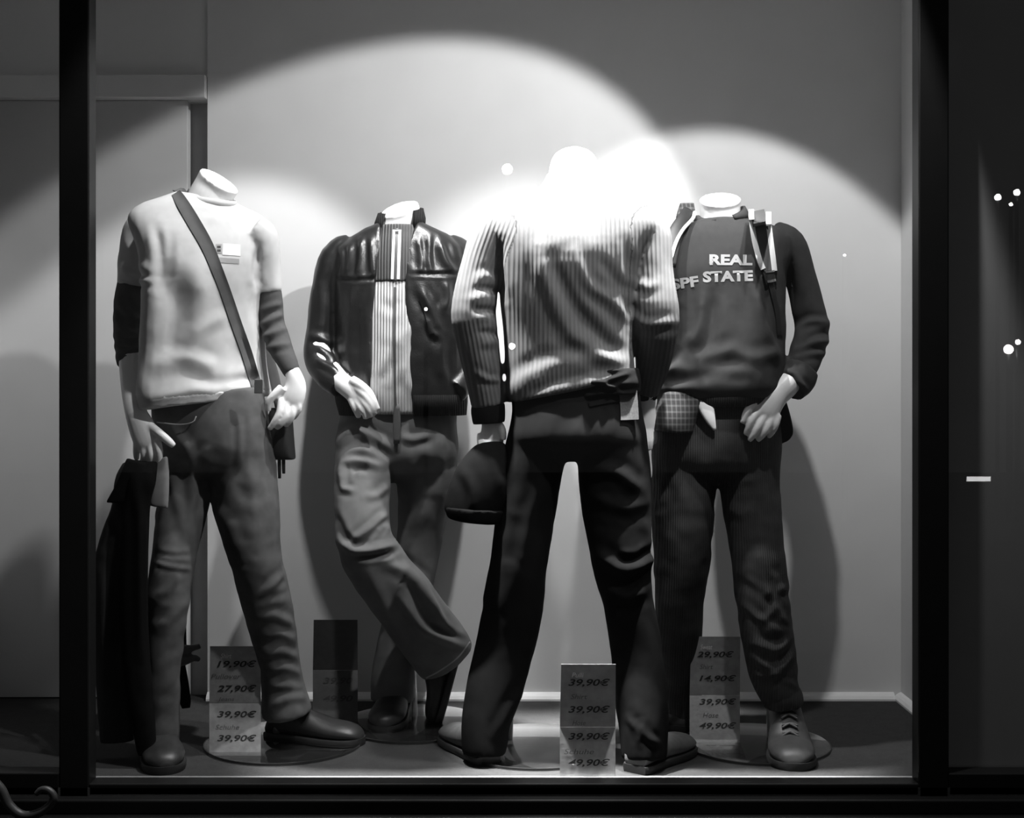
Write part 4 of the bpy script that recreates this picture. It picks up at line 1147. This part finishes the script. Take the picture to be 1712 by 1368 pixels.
# --- backpack
bp = tag(empty('backpack', W(1205, 560, 3.68)), 'dark backpack worn by the sweatshirt mannequin on broad white-edged straps', 'backpack')
bm = bmesh.new()
torso(bm, [(395, 395, 1150, 1262, 3.665, .03), (410, 410, 1135, 1282, 3.67, .045), (480, 480, 1128, 1296, 3.68, .055), (560, 560, 1126, 1308, 3.68, .06), (620, 620, 1130, 1306, 3.68, .055), (640, 640, 1140, 1290, 3.675, .035)], power=3.2)
garment('sack', bm, M['black_nylon'], bp, d, smooth=5, noise=[(3, (9, 9, 9), 111)])
sp = [(1262, 346), (1268, 362), (1274, 390), (1280, 420), (1286, 452)]
conform('strap_pad', [(1266, 352, 24), (1270, 372, 25), (1276, 405, 24), (1283, 435, 22), (1287, 452, 18)], sw4, M['strap'], bp, 24, lift=.002, thick=.006)
conform('strap_edge', [(1256, 350), (1257, 372), (1262, 405), (1270, 435), (1276, 450)], sw4, M['white_print'], bp, 9, lift=.004, thick=.008)
conform('strap_edge', [(1285, 354), (1285, 372), (1289, 405), (1293, 435), (1295, 453)], sw4, M['white_print'], bp, 9, lift=.004, thick=.008)
conform('strap_webbing', [(1287, 448), (1291, 480), (1300, 520), (1304, 560)], sw4, M['black_nylon'], bp, 9, lift=.002, thick=.003)
conform('buckle', [(1284, 453), (1288, 466), (1290, 474)], sw4, M['black_nylon'], bp, 18, lift=.004, thick=.006)
conform('buckle_bar', [(1280, 455), (1288, 454), (1295, 453)], sw4, M['steel'], bp, 3, lift=.011, thick=.002)
conform('buckle_bar', [(1283, 471), (1290, 470), (1297, 468)], sw4, M['steel'], bp, 4, lift=.011, thick=.002)
bm = bmesh.new(); limb(bm, [(1150, 352, 3.50, 9, .5), (1143, 366, 3.455, 11, .5), (1131, 388, 3.425, 13, .4), (1122, 415, 3.40, 14, .3), (1116, 445, 3.39, 14, .3)], n=14)
obj('strap_pad', bm, M['black_nylon'], bp)
bm = bmesh.new(); limb(bm, [(1161, 356, 3.495, 3, 1.2), (1158, 366, 3.45, 3, 1.2), (1142, 384, 3.415, 3, 1.2), (1130, 406, 3.392, 3, 1.2), (1121, 436, 3.38, 3, 1.2)], n=10)
obj('strap_edge', bm, M['white_print'], bp)
bm = bmesh.new()
torso(bm, [(340, 340, 1137, 1160, 3.55, .012), (352, 352, 1133, 1162, 3.53, .014), (364, 368, 1130, 1164, 3.50, .014)], power=3)
obj('shoulder_pad', bm, M['plaid'], bp)

# =================================================================== price cards
def card(px0, px1, ytop, yfold, ybot, dfoot, rows, label, mat, slope=0.5):
    """a bent sheet: the foot panel leans back, the upper panel stands upright; rows: (text, px, py, height)"""
    x0, x1 = px_x(px0, dfoot), px_x(px1, dfoot)
    cxm = (px0 + px1) / 2
    root = tag(empty('price_card', ((x0 + x1) / 2, dfoot, 0)), label, 'price card', 'price cards on the display floor')
    zb = CAMZ - (ybot - CY) / F * dfoot
    zb = max(zb, 0.0006)
    zf = CAMZ - (yfold - CY) / F * dfoot
    lean = (zf - zb) * slope
    df = dfoot + lean
    zf = CAMZ - (yfold - CY) / F * df
    zt = CAMZ - (ytop - CY) / F * df
    t = 0.0018
    k0, k1 = px_x(px0, df), px_x(px1, df)
    for nm, a, b in (('foot_panel', (x0, x1, dfoot, zb), (k0, k1, df, zf - 0.0004)), ('upper_panel', (k0, k1, df, zf + 0.0004), (px_x(px0 + 2, df), px_x(px1, df), df - 0.006, zt))):
        bm = bmesh.new()
        v = []
        for off in (0, t):
            v.append([bm.verts.new(p) for p in ((a[0], a[2] + off, a[3]), (a[1], a[2] + off, a[3]), (b[1], b[2] + off, b[3]), (b[0], b[2] + off, b[3]))])
        bm.faces.new(v[0]); bm.faces.new(v[1][::-1])
        for i in range(4): bm.faces.new((v[0][i], v[0][(i + 1) % 4], v[1][(i + 1) % 4], v[1][i]))
        obj(nm, bm, mat, root, smooth=False)
    def depth(py):
        # depth of the card face on the ray of row py
        if py >= yfold:
            s = (ybot - py) / (ybot - yfold)
            return dfoot + lean * s
        s = (yfold - py) / (yfold - ytop)
        return df - 0.006 * s
    for txt, px, py, h, wd, mt in rows:
        me = text_mesh(txt, 1.0, 0.02 if h > 9 else 0.0, 0.25)
        co, _ = mesh_arrays(me)
        lo, hi = co.min(0), co.max(0)
        c = (lo + hi) / 2
        sy = h / (hi[1] - lo[1]); sx = wd / (hi[0] - lo[0])
        nc = []
        for q in co:
            X = px + (q[0] - c[0]) * sx; Y = py - (q[1] - c[1]) * sy
            nc.append(W(X, Y, depth(Y) - 0.0012))
        me.vertices.foreach_set('co', np.array(nc, 'f').ravel())
        link_mesh('price_line' if h > 9 else 'caption_line', me, mt, root, smooth=False)
    return root
DP, GP, WP = M['dark_print'], M['grey_print'], M['white_print']
M['caption'] = plain('faint_caption', 0.11, rough=0.7)
CP = M['caption']
card(350, 436, 1080, 1176, 1264, floor_d(1264), [('Shirt', 378, 1097, 8, 18, WP), ('19,90€', 396, 1111, 13, 66, DP), ('Pullover', 378, 1131, 8, 50, CP), ('27,90€', 396, 1152, 13, 66, DP), ('Jeans', 378, 1170, 8, 28, CP),
     ('39,90€', 396, 1195, 13, 66, DP), ('Schuhe', 380, 1216, 8, 40, CP), ('39,90€', 396, 1235, 13, 66, DP)], 'silver price card reading 19,90 at the top, between the legs of the grey-shirted mannequin', M['card'])
card(523, 598, 1036, 1121, 1212, floor_d(1212), [('39,90', 565, 1139, 12, 50, DP), ('49,90', 565, 1169, 12, 50, DP)], 'price card coloured dark for the shade, standing farthest back, in the shadow of the leather jacket mannequin', M['card_shaded'])
card(936, 1029, 1110, 1216, 1304, 3.132, [('Pulli', 966, 1129, 8, 20, WP), ('39,90€', 985, 1142, 14, 70, DP), ('Shirt', 968, 1165, 8, 28, CP), ('39,90€', 985, 1187, 14, 70, DP), ('Hose', 968, 1209, 8, 22, CP),
     ('39,90€', 985, 1232, 14, 70, DP), ('Schuhe', 968, 1257, 9, 50, CP), ('49,90€', 985, 1276, 14, 70, DP)], 'silver price card nearest the glass, in front of the mannequin seen from behind', M['card'], slope=0.10)
card(1153, 1237, 1064, 1163, 1242, floor_d(1243) , [('Sweat', 1181, 1082, 8, 20, WP), ('29,90€', 1196, 1095, 12, 62, DP), ('Shirt', 1181, 1115, 8, 22, CP), ('14,90€', 1200, 1135, 12, 62, DP),
     ('39,90€', 1200, 1174, 12, 62, DP), ('Hose', 1188, 1196, 8, 26, CP), ('49,90€', 1200, 1214, 12, 62, DP)], 'silver price card reading 29,90 at the top, beside the laced boot', M['card'])

# =================================================================== street lamps behind the photographer, mirrored in the pane
def street_lamp(px, py, dist, r, strength, label):
    """a globe lamp on a post across the street; px, py: where the pane mirrors it"""
    vd = 2 * D_GLASS + dist
    p = W(px, py, vd)
    c = Vector((p.x, 2 * D_GLASS - vd, p.z))
    root = tag(empty('street_lamp', (c.x, c.y, -1.0)), label, 'street lamp', 'street lamps across the road')
    bm = bmesh.new(); bmesh.ops.create_uvsphere(bm, u_segments=14, v_segments=10, radius=r)
    for v in bm.verts: v.co += c
    obj('globe', bm, emitter('lamp_glow', strength), root)
    tube_part('post', [Vector((c.x, c.y, -1.0)), Vector((c.x, c.y, (c.z - 1.0) / 2)), Vector((c.x, c.y, c.z - r))], .035, M['frame'], root)
    return root
street_lamp(848, 283, 14, .085, 60, 'round globe street lamp high above the road')
street_lamp(856, 579, 12, .045, 60, 'small globe street lamp low above the road')
street_lamp(1686, 584, 12, .065, 60, 'globe street lamp beside the side bay')
street_lamp(1668, 330, 14, .050, 45, 'globe street lamp highest beside the side bay')
street_lamp(1700, 322, 16, .055, 45, 'globe street lamp farthest along the road')
street_lamp(1412, 427, 12, .018, 45, 'faint small street lamp in the distance')
street_lamp(712, 517, 12, .026, 45, 'small distant street lamp over the kerb')

street_lamp(1702, 572, 12, .036, 60, 'second globe of the lamp beside the side bay')
street_lamp(1690, 342, 15, .030, 40, 'lower small globe in the lamp row beside the side bay')
street_lamp(151, 414, 12, .030, 50, 'upper of two globes added to mirror as one tall glint by the left post')  # this globe and the next are added, overlapping to stretch one mirrored glint
street_lamp(151, 428, 14, .038, 50, 'lower of two globes added to mirror as one tall glint by the left post')

# a lit sign box over a doorway across the road, mirrored in the side pane
vd = 2 * D_GLASS + 12.0
a, b = W(1616, 797, vd), W(1656, 805, vd)
sg = tag(empty('sign_box', (a.x, 2 * D_GLASS - vd, b.z)), 'long thin lit sign box over a doorway across the road', 'sign')
boxo('lit_face', a.x, b.x, 2 * D_GLASS - vd, 2 * D_GLASS - vd + 0.004, b.z, a.z, emitter('sign_glow', 6.0), sg)
boxo('housing', a.x - .01, b.x + .01, 2 * D_GLASS - vd - .08, 2 * D_GLASS - vd - .001, b.z - .01, a.z + .01, M['frame'], sg)

# curled iron scroll in front of the stall riser, lower left
sc = tag(empty('iron_scroll', W(45, 1360, 2.96)), 'dark curled iron scroll below the left pane, at the foot of the window', 'scroll')
M['iron'] = plain('dull_iron', 0.07, rough=0.5, metal=0.4, vary=0.2)
bm = bmesh.new()
pts = [(-30, 1290), (0, 1318), (14, 1345), (34, 1362), (58, 1362), (80, 1350), (90, 1334), (82, 1322), (70, 1320), (60, 1328)]
limb3(bm, [W(x, y, 2.965) for x, y in pts], [.011, .011, .011, .0105, .010, .0095, .009, .008, .007, .006], n=12, sub=6)
obj('scroll_bar', bm, M['iron'], sc)
bm = bmesh.new()
limb3(bm, [W(28, 1358, 2.975), W(28, 1358, 3.000), W(28, 1358, 3.0095)], [.006] * 3, n=10, ref=Vector((0, 0, 1)))
obj('wall_pin', bm, M['iron'], sc)
